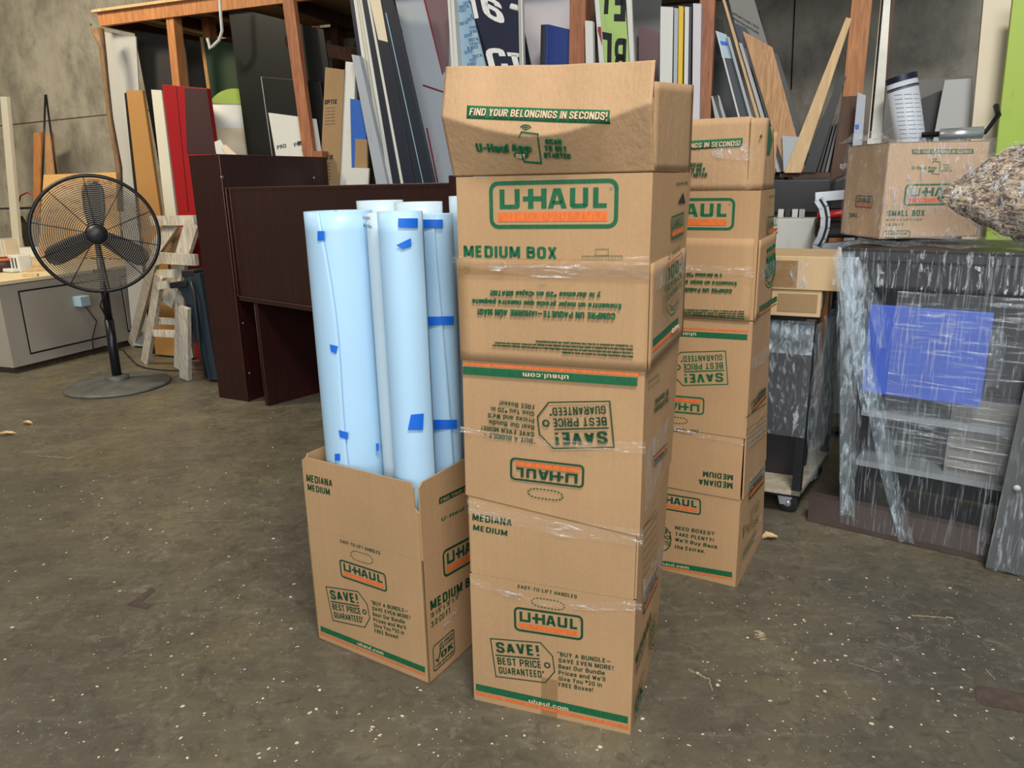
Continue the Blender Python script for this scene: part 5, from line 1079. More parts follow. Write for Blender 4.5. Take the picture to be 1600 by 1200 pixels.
for k, (x0, x1, y0, mt, lb) in enumerate(((1032, 1052, 10, 'white_board', 'wide white board leftmost of the upright group left of the middle post'), (1053.5, 1060, 12, 'blue_gray', 'pale board second in the upright group left of the middle post'), (1060.5, 1068, 9, 'yellow', 'yellow board edge in the upright group left of the middle post'),
      (1070, 1077, 10, 'white_board', 'white board right of the yellow edge'), (1077.5, 1081, 10, 'navy_dark', 'dark thin board right of the yellow edge'), (1083, 1096, 5, 'lilac', 'pale board touching the middle post'))):
    B_('board', lb, 'board', ((x0, y0), (x1, y0+1), (x1-3, 190), (x0-2, 190)), 4.93-.012*k, .12, mt)
# boards right of the middle post
def signdec(mb, F):
    for s, a in (('american bio', 0), ('pharmaceuticals', 9)): text(mb, frame(F(1145, 22+a*.9), F(1186, 46+a*.9), F(1144, 17+a*.9)), s, 'ink_black', bold=.01)
    mb.hexa([F(1158, 72, .003), F(1190, 86, .003), F(1166, 44, .003), F(1144, 34, .003)], RN*-.001, 'navy'); text(mb, frame(F(1152, 55), F(1165, 63), F(1150, 47)), '10', 'ink_white', bold=.02)
ZB = zs_+.03
B_('panel', 'gray lettered panel with a navy lower band leaning right of the middle post', 'panel', ((1138, -2), (1178, -2), (1240, 205), (1192, 205)), 5.14, .012, 'mid_gray', zb=ZB, dec=signdec)
B_('panel', 'black tall panel directly right of the middle post', 'panel', ((1115, 25), (1128, 32), (1156, 190), (1104, 190)), 5.3, .015, 'black_panel', zb=ZB)
B_('board', 'blue taped board with white edge right of the middle post', 'board', ((1118, 48), (1135, 54), (1172, 190), (1155, 190)), 5.06, .02, 'navy_dark', zb=ZB, dec=lambda mb, F: (mb.hexa([F(1128, 90, .003), F(1144, 92, .003), F(1135, 54, .003), F(1119, 48, .003)], RN*-.001, 'film_blue'), mb.hexa([F(1123, 69, .005), F(1137, 72, .005), F(1136, 66, .005), F(1122, 63, .005)], RN*-.001, 'painter_tape'), mb.hexa([F(1155, 190, .005), F(1158, 190, .005), F(1121, 49, .005), F(1118, 48, .005)], RN*-.002, 'white_board')))
for k, (xa, xb, xc, xd, y0, mt, lb) in enumerate(((1135, 1140, 1173, 1178, 56, 'blue_gray', 'pale board edge right of the blue taped board'), (1128, 1133, 1184, 1190, -2, 'pine_edge', 'long pine board edge leaning beside the gray lettered panel'), (1154, 1160, 1191, 1198, 66, 'gray_panel', 'gray board edge left of the chipboard panel'), (1160.5, 1165, 1199, 1206, 58, 'black_panel', 'black board edge left of the chipboard panel'))):
    B_('board', lb, 'board', ((xa, y0), (xb, y0+2), (xd, 192), (xc, 192)), 5.02-.02*k, .06, mt, zb=ZB)
B_('panel', 'brown wood grain panel leaning behind the rear tower', 'panel', ((1160, 48), (1207, 74), (1252, 240), (1214, 225)), 4.93, .02, 'chip_wood', zb=ZB)
B_('panel', 'dark gray panel edge behind the brown wood grain panel', 'panel', ((1207, 80), (1216, 86), (1264, 240), (1252, 240)), 4.98, .03, 'dark_gray', zb=ZB)
B_('sheet', 'clear wrinkled plastic sheet beside the rear tower', 'sheet', ((1222, 212), (1250, 214), (1236, 268), (1224, 268)), 4.90, .01, 'blue_gray', zb=ZB)
for k in range(3): B_('panel', ('front gray board', 'middle gray board', 'rear gray board')[k]+' of the short trio beside the middle post', 'panel', ((1111+k*5, 150-k*1), (1114+k*5, 150), (1126+k*5, 190), (1118+k*5, 190)), 4.92+.02*k, .02, ('gray_panel', 'dark_gray', 'gray_panel')[k], zb=ZB)
B_('plank', 'pale plywood plank leaning on the right rack post', 'plank', ((1322, 27), (1331, 29), (1252, 269), (1226, 269)), 4.88, .03, 'birch', zb=zs_+.024)
B_('panel', 'black panel under the pale plywood plank', 'panel', ((1312, 118), (1322, 120), (1275, 269), (1253, 269)), 4.93, .25, 'dark_panel', zb=zs_+.024)
for k in range(6): B_('panel', ('first', 'second', 'third', 'fourth', 'fifth', 'sixth')[k]+' gray sheet from the left in the slanted stack by the right post', 'panel', ((1288+k*5, 198-k*1.5), (1291+k*5, 198-k*1.5), (1268+k*6.5, 269), (1263+k*6.5, 269)), 4.96+.01*k, .3, ('dark_gray', 'mid_gray', 'dark_panel')[k % 3], zb=zs_+.024)
board('panel', 'blue gray plank standing right of the right rack post', 'panel', ((1340, 144), (1353, 149), (1346, 240), (1331, 240)), 4.80, .03, 'blue_gray', .02, dec=lambda mb, F: mb.hexa([F(1337, 202, .003), F(1342, 201, .003), F(1342, 194, .003), F(1336, 195, .003)], RN*-.001, 'painter_tape'), group=G)
rt = thing('steel_upright', 'perforated white steel shelving upright leaning right of the rack post', 'steel upright', wp(1368, 215, 4.78))
a0, a1, b0, b1 = wp(1377, -4, 4.85), wp(1392, -4, 4.85), wp(1355, 225, 4.78), wp(1377, 225, 4.78)
mb = MB(); mb.hexa([b0, lerp(b0, b1, .28), lerp(a0, a1, .28), a0], RN*.03, 'cream_panel'); mb.hexa([lerp(b0, b1, .28), b1, a1, lerp(a0, a1, .28)], RN*.012, 'steel'); mb.build('channel', rt)
for k in range(19):
    c_ = lerp(lerp(a0, a1, .16), lerp(b0, b1, .16), .03+.05*k)-RN*.002; mb = MB(); mb.hexa([c_+V((-.006, 0, -.022)), c_+V((.006, 0, -.022)), c_+V((.006, 0, .022)), c_+V((-.006, 0, .022))], -RN*.002, 'ink_black'); mb.build('slot', rt)
board('board', 'thin rust colored strip right of the perforated upright', 'board', ((1393, -2), (1399, -2), (1383, 160), (1379, 160)), 4.9, .03, 'stud_dark', .02)
tc, bc = wp(1408, 119, 4.6), wp(1421, 214, 4.6); ad = (tc-bc).normalized()
rt = thing('paper_tube', 'white printed paper tube with dark blue rings standing behind the wrapped small box', 'tube', bc)
R0 = .074; mb = MB(); mb.lathe(bc-ad*.25, [(R0-.01, 0), (R0, 0), (R0, (tc-bc).length+.25), (R0-.006, (tc-bc).length+.25), (R0-.008, .02)], 'paper_tube', 32, axis=ad); mb.build('sheet', rt)
for k, (o_, w_) in enumerate(((.0, .030), (.055, .008), (.065, .004))): mb = MB(); mb.lathe(tc-ad*(o_+w_), [(R0+.0012, 0), (R0+.0012, w_)], 'navy', 32, axis=ad); mb.build('ring_print', rt)
mb = MB(); xv = RU
for i in range(17):
    z_ = -.10-.022*i
    for s_ in range(3):
        an0 = -2.3+.62*s_; pts = [tc+ad*z_+(RU*math.cos(an0+.5*q/5)+RN*math.sin(an0+.5*q/5))*(R0+.001) for q in range(6)]
        mb.tube(pts, .0016, 'shelf_gray', 4)
mb.build('fine_print', rt)['kind'] = 'stuff'
board('panel', 'low gray wall panel behind the paper tube', 'panel', ((1372, 130), (1520, 118), (1520, 230), (1372, 230)), 5.6, .03, 'mid_gray', .02, group=G)
board('panel', 'dark curved cut board behind the paper tube', 'panel', ((1434, 157), (1474, 140), (1462, 230), (1436, 230)), 5.0, .02, 'dark_panel', .02, group=G)
board('panel', 'pale gray square board left of the cream door panel', 'panel', ((1476, 125), (1519, 122), (1513, 230), (1456, 230)), 4.9, .02, 'gray_panel', .02, group=G)
board('panel', 'cream tall door panel left of the lime panel', 'panel', ((1537, -2), (1583, -2), (1556, 240), (1515, 240)), 4.78, .03, 'cream_panel', .02, group=G)
board('panel', 'lime green tall panel at the right edge above the wrapped bundle', 'panel', ((1583, -2), (1680, -2), (1640, 300), (1549, 300)), 4.6, .03, 'lime', .02, group=G)
mb = MB(); mb.tube([wp(1440, 211, 4.5), wp(1540, 206, 4.5), wp(1560, 180, 4.55), wp(1556, 165, 4.6)], .014, 'black_metal', 6); mb.tube([wp(1468, 211, 4.45), wp(1536, 207, 4.45)], .03, 'alu', 6); tag(mb.build('folding_stand'), 'black and silver folded metal stand behind the wrapped small box', 'stand')
# things under the rack shelf
mb = MB(); mb.hexa([wp(1205, 332, 4.9), wp(1298, 332, 4.9), wp(1298, 281, 4.9), wp(1205, 281, 4.9)], RN*.5, 'black_panel'); tag(mb.build('black_carton', bevel=.004), 'black flat case stored under the rack shelf', 'case')
for k in range(4):
    mb = MB(); x = 1214+k*11; mb.hexa([wp(x, 352, 4.86), wp(x+9, 352, 4.86), wp(x+11, 327, 4.86), wp(x+2, 327, 4.86)], RN*.3, ('white_board', 'dark_panel', 'white_board', 'gray_panel')[k]); tag(mb.build('binder', bevel=.002), ('leftmost white binder', 'black binder', 'second white binder', 'gray binder')[k]+' under the black flat case', 'binder', 'binders under the rack shelf')
mb = MB(); mb.hexa([wp(1205, 420, 4.6), wp(1279, 420, 4.6), wp(1279, 342, 4.6), wp(1205, 342, 4.6)], RN*.2, 'white_board'); tag(mb.build('white_carton', bevel=.004), 'white box right of the rear tower below the binders', 'box')
# ------------------------------------------------------------------ wrapped cart group at the right
Kc = flo(1246, 812); kd = V((-.90, .43, 0)).normalized(); ke = V((.56, .83, 0)).normalized()
rt = thing('cart', 'black steel cart with plywood deck on casters, right of the rear tower', 'cart', Kc)
FCt = Face(Kc+kd*.75, Kc); FCs = Face(Kc, Kc+ke*.6)
_, zd0 = FCt.uv(1243, 768); zd = zd0
CW, CD = .75, .60
mb = MB(); mb.box(Kc+UP*(zd-.02), kd*CW, ke*CD, UP*.022, 'ply_deck'); mb.build('deck', rt)
mb = MB()
for (o, a, l_) in ((Kc, kd, CW), (Kc, ke, CD), (Kc+kd*CW, ke, CD), (Kc+ke*CD, kd, CW)):
    q = a.cross(UP)*.03; mb.box(o+UP*.10, a*l_, q if q.dot((Kc+kd*CW/2+ke*CD/2)-(o+a*l_/2)) > 0 else -q, UP*(zd-.122), 'black_metal')
mb.build('frame', rt)
ztop = FCt.uv(1278, 502)[1]
for (o, nm) in ((Kc, 'post'), (Kc+ke*(CD-.035), 'post'), (Kc+kd*(CW-.035), 'post'), (Kc+kd*(CW-.035)+ke*(CD-.035), 'post')):
    mb = MB(); mb.box(o+UP*.10, kd*.035, ke*.035, UP*(ztop-.10), 'black_metal'); mb.build(nm, rt)
for (a, b_) in ((.06, .06), (.06, CD-.08), (CW-.08, .06), (CW-.08, CD-.08)):
    c_ = Kc+kd*a+ke*b_; mb = MB(); mb.lathe(c_+UP*.048-kd.cross(UP)*.0+ke*.016, [(0, -.016), (.04, -.016), (.047, -.01), (.047, .01), (.04, .016), (0, .016)], 'rubber', 24, axis=ke); ow = mb.build('caster', rt)
    mb = MB(); mb.cbox(c_+UP*.094+ke*.016, .07, .05, .012, 'steel'); mb.hexa([c_+UP*.04+ke*.038, c_+UP*.04+ke*.038+kd*.03, c_+UP*.094+ke*.038+kd*.045, c_+UP*.094+ke*.038-kd*.03], ke*.003, 'alu'); mb.hexa([c_+UP*.04-ke*.008, c_+UP*.04-ke*.008+kd*.03, c_+UP*.094-ke*.008+kd*.045, c_+UP*.094-ke*.008-kd*.03], ke*.003, 'alu'); mb.lathe(c_+UP*.048-ke*.004, [(0, 0), (.018, 0), (.018, .004), (0, .005)], 'alu', 12, axis=-ke); mb.build('caster_fork', ow)
# film round the cart
def wavy(F, u0, u1, z0, z1, mat, root, amp=.006, nu=18, nv=14, name='stretch_film', off=.008):
    rr = random.Random(int(u1*1000+z1*100)); ph = [rr.random()*6 for _ in range(6)]
    sb = MB(); sb.grid(lambda a, c: F.g(u0+(u1-u0)*a, z0+(z1-z0)*c, off+amp*(math.sin(a*17+ph[0]+c*3)*.5+math.sin(c*11+ph[1]+a*7)*.5)), nu, nv, mat); return sb.build(name, root)
wavy(FCt, -.0, .75, zd+.25, ztop-.02, 'film_fine', rt); wavy(FCs, .0, CD, .13, ztop-.02, 'film_slant', rt, amp=.02); wavy(FCs, .02, CD, .3, ztop+.02, 'film_streaky', rt, amp=.02, off=.03)
wavy(FCt, -.0, .75, ztop-.14, ztop+.0, 'film_slant', rt, amp=.012, off=.012)
for k, (o_, hh, lb) in enumerate(((.06, ztop-.01, 'front dark panel standing on the wrapped cart'), (.12, ztop-.02, 'second dark panel standing on the wrapped cart'), (.20, ztop-.015, 'rear dark panel standing on the wrapped cart'))):
    mb = MB(); mb.box(Kc+ke*o_+kd*.05+ke*.12+UP*(zd+.003), kd*(CW-.1), ke*.03, UP*(hh-zd-.003), ('dark_cab', 'navy_dark', 'dark_cab')[k]); tag(mb.build('dark_panel'), lb, 'panel', 'dark panels on the cart')
def small_carton(name, lab, q, t_, mats, tape=None, base=None):
    mb = MB(); mb.hexa(q, t_, mats); o = thing(name, lab, 'cardboard box', (q[0]+q[1]+V(t_)*.0)/2); mb.build('body', o); return o
FB1 = Face(Kc+kd*.75+ke*.03, Kc+ke*.03)
def fb1(x, y): return FB1(x, y)
zz = ztop+.004
xL, xR = FB1.uv(1185, 490)[0], FB1.uv(1281, 492)[0]; zt_ = FB1.uv(1270, 455)[1]
def crate(name, lab, u0, u1, z0, z1, dep, mat, lidmat, back=.03):
    o = thing(name, lab, 'cardboard box', FB1.g((u0+u1)/2, z0, -back)); F0 = lambda u, z, off=0: FB1.g(u, z, -back+off)
    mb = MB(); mb.box(F0(u0, z0), FB1.u*(u1-u0), -FB1.n*dep, UP*(z1-z0), mat); mb.build('body', o, bevel=.004); return o, F0
zA0 = zz; zA1 = FB1.uv(1270, 456)[1]; zB1 = FB1.uv(1290, 402)[1]
o, F0 = crate('small_carton', 'lower small brown carton with a darker front window on the wrapped cart', xL, xR, zA0, zA1, .36, 'cardboard_pale', None)
mb = MB(); mb.box(F0(xL+.07, zA0+.02, .001), FB1.u*(xR-xL-.085), FB1.n*.002, UP*(zA1-zA0-.035), 'cardboard_brown'); mb.build('front_window', o)
mb = MB(); FS_ = Face(F0(xR, 0), F0(xR, 0)-FB1.n); mb.box(FS_.g(.04, zA0+.03, .0005), FS_.u*.05, FS_.n*.001, UP*.06, 'white_board'); mb.build('label_sticker', o)
o, F0 = crate('small_carton', 'upper small brown carton with taped front on the wrapped cart', xL-.02, xR+.07, zA1+.002, zB1, .36, 'cardboard_pale', None, .02)
mb = MB(); mb.box(F0(xL+.02, zA1+.012, .001), FB1.u*.12, FB1.n*.002, UP*(zB1-zA1-.03), 'packing_tape'); mb.build('tape_band', o)
mb = MB(); mb.grid(lambda a, c: F0(xL+.12+.05*a+.01*math.sin(c*9), zA1+.01+(zB1-zA1-.02)*c, .006+.004*math.sin(a*9+c*5)), 6, 12, 'film_streaky'); mb.build('stretch_film', o)
# ---- chair with silver arm behind the cartons
cd_ = 4.1; rt = thing('office_chair', 'dark chair with curved silver arm and a red bar, right of the white box', 'chair', wp(1300, 395, cd_))
cw = lambda x, y, d=cd_: wp(x, y, d)
def prof(pts, wd, mat, name):
    mb = MB(); n = len(pts)
    for i in range(n-1):
        a, b2 = pts[i], pts[i+1]; d_ = (b2-a).normalized(); s_ = d_.cross(RN).normalized(); mb.hexa([a-s_*wd/2, a+s_*wd/2, b2+s_*wd/2, b2-s_*wd/2], RN*.05, mat)
    return mb.build(name, rt)
cpts = [cw(1279, 311), cw(1287, 324), cw(1290, 340), cw(1289, 356), cw(1284, 372), cw(1277, 385)]
prof(cpts, .045, 'alu', 'arm_post'); prof([q+RU*.006-RN*.003 for q in cpts], .012, 'black_metal', 'arm_groove')
prof([cw(1274, 308), cw(1345, 302)], .045, 'alu', 'arm_rest'); prof([cw(1270, 388), cw(1345, 382)], .04, 'alu', 'arm_rest')
mb = MB(); mb.hexa([cw(1272, 372, cd_+.08), cw(1345, 372, cd_+.08), cw(1345, 340, cd_+.08), cw(1274, 345, cd_+.08)], RN*.4, 'black_plastic'); mb.build('seat', rt, bevel=.02)
mb = MB(); mb.hexa([cw(1290, 332, cd_+.2), cw(1350, 328, cd_+.2), cw(1350, 262, cd_+.2), cw(1300, 280, cd_+.2)], RN*.06, 'black_plastic'); mb.build('backrest', rt, bevel=.02)
mb = MB(); mb.tube([cw(1277, 338, cd_+.03), cw(1340, 331, cd_+.03)], .022, 'red_plastic', 8); mb.build('red_bar', rt)
mb = MB(); p_ = wp(1310, 400, cd_+.3); mb.tube([p_, V((p_.x, p_.y, .05))], .03, 'black_metal', 8); mb.tube([V((p_.x-.3, p_.y, .03)), V((p_.x+.3, p_.y, .03))], .025, 'black_metal', 6); mb.build('pedestal', rt)
# ---- wrapped cabinet
P_, Q_ = V((1.283, 2.96, 0)), V((1.92, 2.499, 0)); FCb = Face(P_, P_+(Q_-P_)); cu_ = FCb.u; cn_ = FCb.n
rt = thing('display_cabinet', 'long dark cabinet with shelves, wrapped in clear stretch film at the right', 'cabinet', P_)
zT = FCb.uv(1312, 387)[1]; LN = 1.45; DP = .62; ub = FCb.uv(1276, 806)[0]; uo = FCb.uv(1322, 700)[0]-FCb.uv(1276, 806)[0]
mb = MB(); mb.box(FCb.g(ub, zT-.045, .01), cu_*LN, -cn_*DP, UP*.045, 'dark_cab'); mb.build('top', rt, bevel=.003)
mb = MB(); mb.box(FCb.g(ub+uo, .012, 0), cu_*.03, -cn_*DP*.97, UP*(zT-.06), 'dark_cab'); mb.build('side_panel', rt)
mb = MB(); mb.box(FCb.g(ub+LN-.03, .012, 0), cu_*.03, -cn_*DP*.97, UP*(zT-.06), 'dark_cab'); mb.build('side_panel', rt)
mb = MB(); mb.box(FCb.g(ub+uo+.03, .012, -DP*.9), cu_*(LN-uo-.07), -cn_*.02, UP*(zT-.06), 'dark_cab'); mb.build('back_panel', rt)
zp0 = FCb.uv(1340, 815)[1]; zp1 = .12
mb = MB(); mb.box(FCb.g(ub-.03, .002, .03), cu_*LN, -cn_*.05, UP*zp1, 'brown_base'); mb.build('plinth', rt)
zs1 = FCb.uv(1420, 745)[1]; zs2 = FCb.uv(1420, 662)[1]
for z_, d0 in ((zs1, .06), (zs2, .06)):
    mb = MB(); mb.box(FCb.g(ub+uo+.032, z_-.012, -d0), cu_*(.66-uo), -cn_*(DP*.9-d0-.02), UP*.024, 'shelf_gray'); mb.build('shelf', rt)
zr0 = FCb.uv(1318, 405)[1]
mb = MB(); mb.box(FCb.g(ub+uo+.032, zT-.14, -.02), cu_*(LN-.09-uo), -cn_*.02, UP*.085, 'dark_cab'); mb.build('apron', rt)
u1_, z1_ = FCb.uv(1484, 640); u2_, z2_ = FCb.uv(1575, 770)
mb = MB(); mb.box(FCb.g(u1_, z2_-.02, -.10), cu_*(u2_-u1_), -cn_*.02, UP*(z1_-z2_+.04), 'mid_gray'); mb.build('drawer_unit', rt)
mb = MB()
for k in range(7):
    zz_ = z1_-.05-(z1_-z2_-.04)*k/6; mb = MB(); mb.tube([FCb.g(u1_+.01, zz_, -.092), FCb.g(u2_-.012, zz_, -.092)], .0035, 'wire_white', 6); mb.build('wire_rod', rt)
# film shell: front, top drape, flare at the corner
def filmfront(a, c):
    x0 = 1309+11*(1-c); u0 = FCb.uv(1318-8*c, 800-410*c)[0]; u_ = u0+(LN+ub-u0)*a; z_ = .03+(zT-.04)*c
    return FCb.g(u_, z_, .034+.012*(math.sin(a*17+c*3)*.5+math.sin(c*11+a*7)*.5))
sb = MB(); sb.grid(filmfront, 40, 24, 'film_vertical'); sb.build('stretch_film', rt)
wavy(FCb, ub-.015, LN+ub, zT-.14, zT+.006, 'film_drips', rt, amp=.010, nu=40, nv=6, off=.052)
sb = MB(); sb.grid(lambda a, c: FCb.g(ub+LN*a, zT+.008+.012*abs(math.sin(a*23+c*9)), .02-DP*c), 40, 10, 'film_streaky'); sb.build('stretch_film', rt)
def fold(pts, wd, off, name='film_fold', mat='film_streaky'):
    sb = MB(); n = 24
    def al(t_):
        k = t_*(len(pts)-1); i = min(int(k), len(pts)-2); q = k-i; return [pts[i][j]+(pts[i+1][j]-pts[i][j])*q for j in (0, 1)]
    def fn(a, c):
        x, y = al(a); w_ = wd[0]+(wd[1]-wd[0])*a; u_, z_ = FCb.uv(x+(c-.5)*w_, y); return FCb.g(u_, z_, off+.012*math.sin(c*5+a*3)+.004*math.sin(c*17+a*11))
    sb.grid(fn, n, 8, mat); return sb.build(name, rt)
fold([(1318, 395), (1340, 500), (1370, 620), (1395, 740), (1420, 840)], (30, 24), .05, mat='film_slant'); fold([(1322, 392), (1330, 520), (1330, 640), (1328, 800)], (26, 24), .045, mat='film_slant'); fold([(1326, 400), (1346, 470), (1352, 560), (1362, 640)], (40, 20), .06, mat='film_slant')
fold([(1330, 400), (1372, 470), (1385, 540)], (30, 14), .055); fold([(1555, 510), (1558, 560), (1552, 600)], (30, 22), .05, mat='film_fine'); fold([(1545, 780), (1538, 840)], (16, 20), .05)
wavy(FCb, ub+.22, LN+ub, zT-.80, zT-.15, 'film_horizontal', rt, amp=.006, nu=30, nv=20, off=.05)
u3, z3_ = FCb.uv(1352, 485); u4, z4_ = FCb.uv(1530, 640)
mb = MB(); mb.box(FCb.g(u3, z4_+.0, -.03), cu_*(u4-u3), -cn_*.025, UP*(z3_-z4_+.02), 'blue_plastic'); tag(mb.build('blue_panel', bevel=.004), 'blue flat panel held under the film on the front of the dark cabinet', 'panel')
# wrapped gray panel at far right
R1_, R2_ = FCb.uv(1545, 884), FCb.uv(1612, 560)
rt = thing('slanted_board', 'slanted dark panel wrapped in clear film at the right edge, before the cabinet', 'panel', FCb.g(R1_[0], 0, .08))
uL, uT = FCb.uv(1542, 884)[0], FCb.uv(1600, 600)[0]
mb = MB(); fz = lambda x, y, o: FCb.g(*FCb.uv(x, y), o); q = [fz(1541, 880, .09), FCb.g(FCb.uv(1541, 880)[0]+.5, .012, .09), FCb.g(FCb.uv(1610, 560)[0]+.5, FCb.uv(1610, 560)[1], .09), fz(1610, 560, .09)]
q[0].z = .012; mb.hexa(q, -cn_*.03, 'dark_gray'); mb.build('panel', rt)
sb = MB(); sb.grid(lambda a, c: lerp(lerp(q[0], q[1], a), lerp(q[3], q[2], a), c)+cn_*(.012+.006*math.sin(a*31+c*5)), 40, 12, 'film_streaky'); sb.build('stretch_film', rt)
mb = MB(); mb.lathe(fz(1591, 748, .104), [(0, .006), (.010, .004), (.012, 0)], 'wire_white', 12, axis=cn_); mb.build('round_foot', rt)
# ---- wrapped small box on the cabinet
f0 = FCb.uv(1372, 372); zc = zT+.025
sA, sB = flo(1374, 380, zc), None
sA = FCb.g(FCb.uv(1378, 372)[0], 0, -.20); fdir = (cu_*.97-cn_*-.0).normalized(); fdir = V((1.0, .03, 0)).normalized()
FSm = Face(sA, sA+fdir); FSm.P = V((sA.x, sA.y, 0)); wS = FSm.uv(1548, 222)[0]; hS0, hS1 = zc, FSm.uv(1395, 222)[1]
sback = V((-fdir.y, fdir.x, 0)); sx0 = FSm.uv(1374, 360)[0]
lft = V((-.62, .78, 0)).normalized()
rt = thing('small_moving_box', 'small cardboard moving box wrapped in clear film on top of the dark cabinet', 'cardboard box', FSm.g(.2, hS0))
mb = MB(); depL = .33; hL = 0
def q3(z): a = FSm.g(sx0, z); b2 = FSm.g(wS, z); return [a, b2, b2+sback*depL, a+sback*depL]
shell(mb, q3(hS0), q3(hS1), 'cardboard_small')
zS = zm(1300, 180, .1875)
band(mb, P3(FSm, zS, (668, 325), (1180, 322), (664, 285)), 'ink_green'); text(mb, P3(FSm, zS, (680, 318), (1165, 316), (678, 292), .002), 'FIND YOUR BELONGINGS IN SECONDS!', 'ink_cream', bold=.02)
app_panel(mb, P3(FSm, zS, (665, 495), (1000, 500), (665, 375))); logo(mb, P3(FSm, zS, (590, 755), (1120, 745), (612, 575)))
text(mb, P3(FSm, zS, (455, 842), (768, 838), (460, 794)), 'SMALL BOX', 'ink_green', bold=.055); text(mb, P3(FSm, zS, (450, 882), (750, 880), (452, 862)), '16 3/8" x 12 5/8" x 12 5/8"', 'ink_green', bold=.02); text(mb, P3(FSm, zS, (445, 924), (592, 922), (447, 902)), '1.5 CU FT', 'ink_green', bold=.04)
FQ = P3(FSm, zS, (425, 1020), (645, 1018), (428, 965)); polyline(mb, FQ, rrect(0, 0, 1, 1, .1, .35), .0016, 'ink_green'); text(mb, FQ, 'GO GREEN REUSE', 'ink_green', (.1, .4, .9, .75), .03)
mb.build('body', rt)
wavy(FSm, sx0-.01, wS+.01, hS0, hS1+.008, 'film_fine', rt, amp=.008, off=.010)
FSl = Face(q3(0)[3], q3(0)[0]); mb = MB(); logo(mb, P3(FSl, zS, (195, 765), (335, 778), (205, 665), .002), 'ink_dark'); text(mb, P3(FSl, zS, (140, 850), (215, 850), (145, 815), .002), 'SMALL', 'ink_dark', bold=.04); mb.build('side_print', rt)
wavy(FSl, 0, depL, hS0, hS1+.008, 'film_fine', rt, amp=.008, off=.008)
mb = MB()
rr = random.Random(4)
for k in range(60):
    pass
ob_ = MB(); ob_.grid(lambda a, c: V(wp(1400, 222, 4.0))*0+lerp(q3(hS1)[3], q3(hS1)[0], a)+UP*(.01+.05*math.sin(c*3.1)*abs(math.sin(a*7+c*3)))+fdir*(c-.3)*.16, 14, 10, 'film_streaky'); ob_.build('film_bunch', rt)
# ---- wrapped bundle with brown and cream pattern
tipP = FCb.g(*FCb.uv(1468, 305), -.02)
rt = thing('wrapped_bundle', 'lumpy film wrapped bundle with brown and cream streaks on the cabinet at the right edge', 'bundle', V((tipP.x+.3, tipP.y-.2, zT+.03)))
ctrl = []
dirb = cu_; Lb = .75
def prof_pt(s):
    """top and bottom heights of the bundle along its length, from its tip"""
    top_ = [(0, 305), (.12, 282), (.35, 250), (.6, 225), (1.0, 190)]; bot_ = [(0, 312), (.15, 330), (.4, 355), (.65, 375), (1.0, 384)]
    def ip(T):
        for i in range(len(T)-1):
            if s <= T[i+1][0]: k = (s-T[i][0])/(T[i+1][0]-T[i][0]); return T[i][1]+(T[i+1][1]-T[i][1])*k
        return T[-1][1]
    return ip(top_), ip(bot_)
def bund(a, c):
    s = a; x = 1462+s*200; yt, yb = prof_pt(s); zt1, zb1 = FCb.uv(x, yt)[1], FCb.uv(x, yb)[1]; u_ = FCb.uv(x, 340)[0]
    mid, h_ = (zt1+zb1)/2, (zt1-zb1)/2; an = c*2*math.pi; dpt = (.03+.20*min(1, s*1.6))
    lump = 1+.05*math.sin(an*5+s*14)+.04*math.sin(an*9-s*23)
    zz_ = mid+h_*math.sin(an)*lump
    return FCb.g(u_, max(zz_, zT+.034), .02+dpt*.45*math.cos(an)*lump-dpt*.3)
mb = MB(); mb.grid(bund, 40, 40, 'streak_pattern'); mb.build('filling', rt)
sb = MB(); sb.grid(lambda a, c: (lambda p, s=a: p+(p-FCb.g(FCb.uv(1462+s*200, 340)[0], p.z*.0+FCb.uv(1462+s*200, 320)[1], -.03)).normalized()*.014)(bund(a, c)), 40, 40, 'film_fine'); sb.build('stretch_film', rt)
# ------------------------------------------------------------------ small things on the floor
def leaf(lab, px, py, L_, w_, rot, mat='leaf', grp=None, h=.012):
    c_ = flo(px, py); mb = MB(); R_ = Matrix.Rotation(rot, 3, 'Z')
    def fn(a, c):
        x = (a-.5)*L_; wv = w_*math.sin(math.pi*min(max(a, .02), .98))**.8*(1+.2*math.sin(a*19)); y = (c-.5)*wv
        return c_+R_@V((x, y, .003+h*(abs(c-.5)*2)**2+h*.6*math.sin(a*4)))
    mb.grid(fn, 12, 6, mat); return tag(mb.build('leaf'), lab, 'leaf', grp)
leaf('dry tan leaf on the floor at the rear tower corner', 1203, 842, .07, .05, .2)
leaf('curled orange tan leaf on the floor at far left, nearer one', 11, 680, .10, .05, .4); leaf('small tan leaf on the floor at far left, farther one', 43, 663, .06, .04, .1); leaf('pale curled wood shaving on the floor in front of the fan base', 152, 622, .13, .02, -.2, 'speck')
mb = MB(); P = [flo(*q, .001) for q in ((1524, 1074), (1530, 1071), (1640, 1092), (1640, 1122), (1540, 1102), (1526, 1096))]; mb.prism(P, (0, 0, .0015), 'strip_dark'); tag(mb.build('floor_strip'), 'dark worn adhesive strip stuck on the floor at lower right', 'strip')
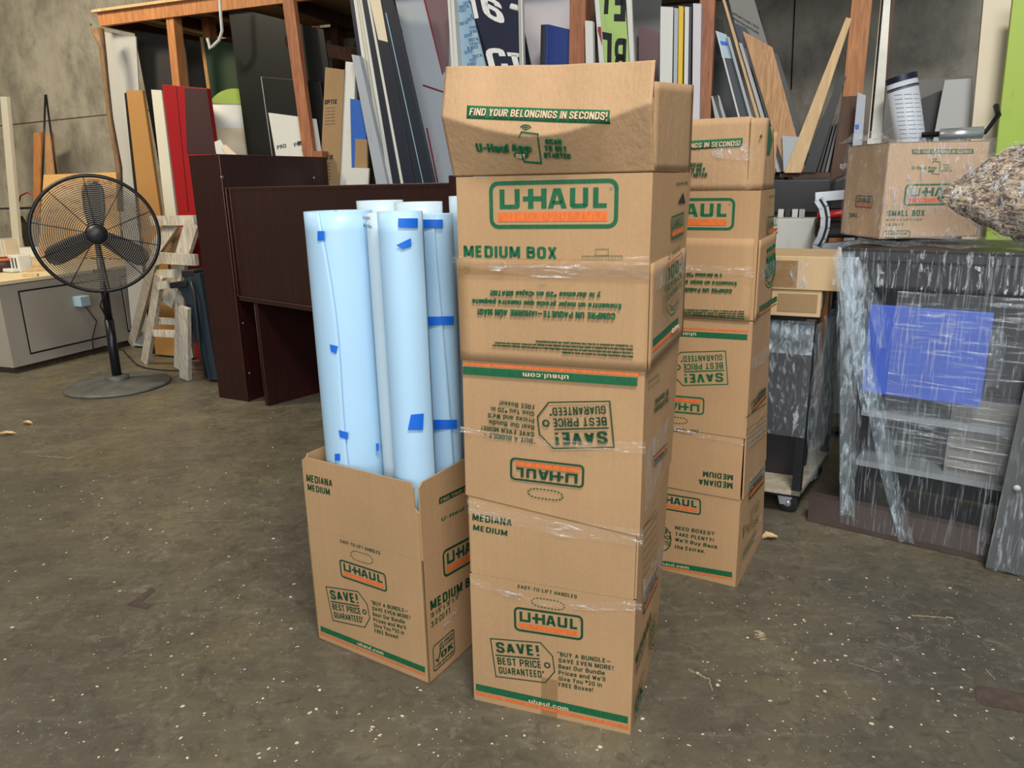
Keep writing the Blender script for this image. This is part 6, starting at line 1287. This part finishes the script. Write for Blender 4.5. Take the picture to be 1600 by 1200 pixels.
mb = MB(); P = [flo(*q, .001) for q in ((198, 945), (238, 918), (243, 922), (222, 940), (236, 946), (230, 952))]; mb.prism(P, (0, 0, .001), 'strip_dark'); tag(mb.build('floor_stain'), 'dark triangular stain on the floor left of the box of rolls', 'stain')
rr = random.Random(12); mb = MB()
spots = [(rr.uniform(0, 470), rr.uniform(640, 1190)) for _ in range(430)]+[(rr.uniform(1040, 1600), rr.uniform(900, 1195)) for _ in range(260)]+[(rr.uniform(470, 1040), rr.uniform(1070, 1195)) for _ in range(120)]+[(rr.gauss(1190, 60), rr.gauss(985, 45)) for _ in range(60)]+[(rr.gauss(200, 100), rr.gauss(770, 40)) for _ in range(180)]
for (px, py) in spots:
    if py < 600: continue
    c_ = flo(px, py); r = .0015+.0055*rr.random()**4.0; n = 7; el = rr.uniform(.5, 1); an = rr.random()*3
    pts = []
    for k in range(n):
        a = 2*math.pi*k/n; q = r*(.7+.6*rr.random()); x, y = q*math.cos(a), q*el*math.sin(a)
        pts.append(c_+V((x*math.cos(an)-y*math.sin(an), x*math.sin(an)+y*math.cos(an), .0008)))
    mb.add(pts, [tuple(range(n))], 'speck')
for (a, b2, w_) in (((110, 715), (350, 627), .004), ((58, 712), (112, 716), .006), ((30, 690), (230, 680), .003), ((290, 814), (370, 813), .003), ((1325, 1035), (1375, 1050), .003), ((1540, 1045), (1555, 1062), .003), ((1075, 1045), (1108, 1062), .006), ((1108, 1062), (1114, 1078), .004), ((1185, 985), (1192, 1000), .02), ((1425, 962), (1490, 966), .008)):
    A_, B2 = flo(*a, .0008), flo(*b2, .0008); d_ = (B2-A_).normalized(); s_ = V((-d_.y, d_.x, 0)); n = 14; vs = []
    for i in range(n+1):
        c_ = lerp(A_, B2, i/n)+s_*rr.gauss(0, w_*.35); q = w_*rr.uniform(.3, .6); vs += [c_-s_*q, c_+s_*q]
    mb.add(vs, [(2*i, 2*i+2, 2*i+3, 2*i+1) for i in range(n)], 'scratch')
o = tag(mb.build('paint_specks', base=(0, 0, 0)), 'dried paint specks and scratches scattered over the concrete floor', 'paint specks', None, 'stuff')
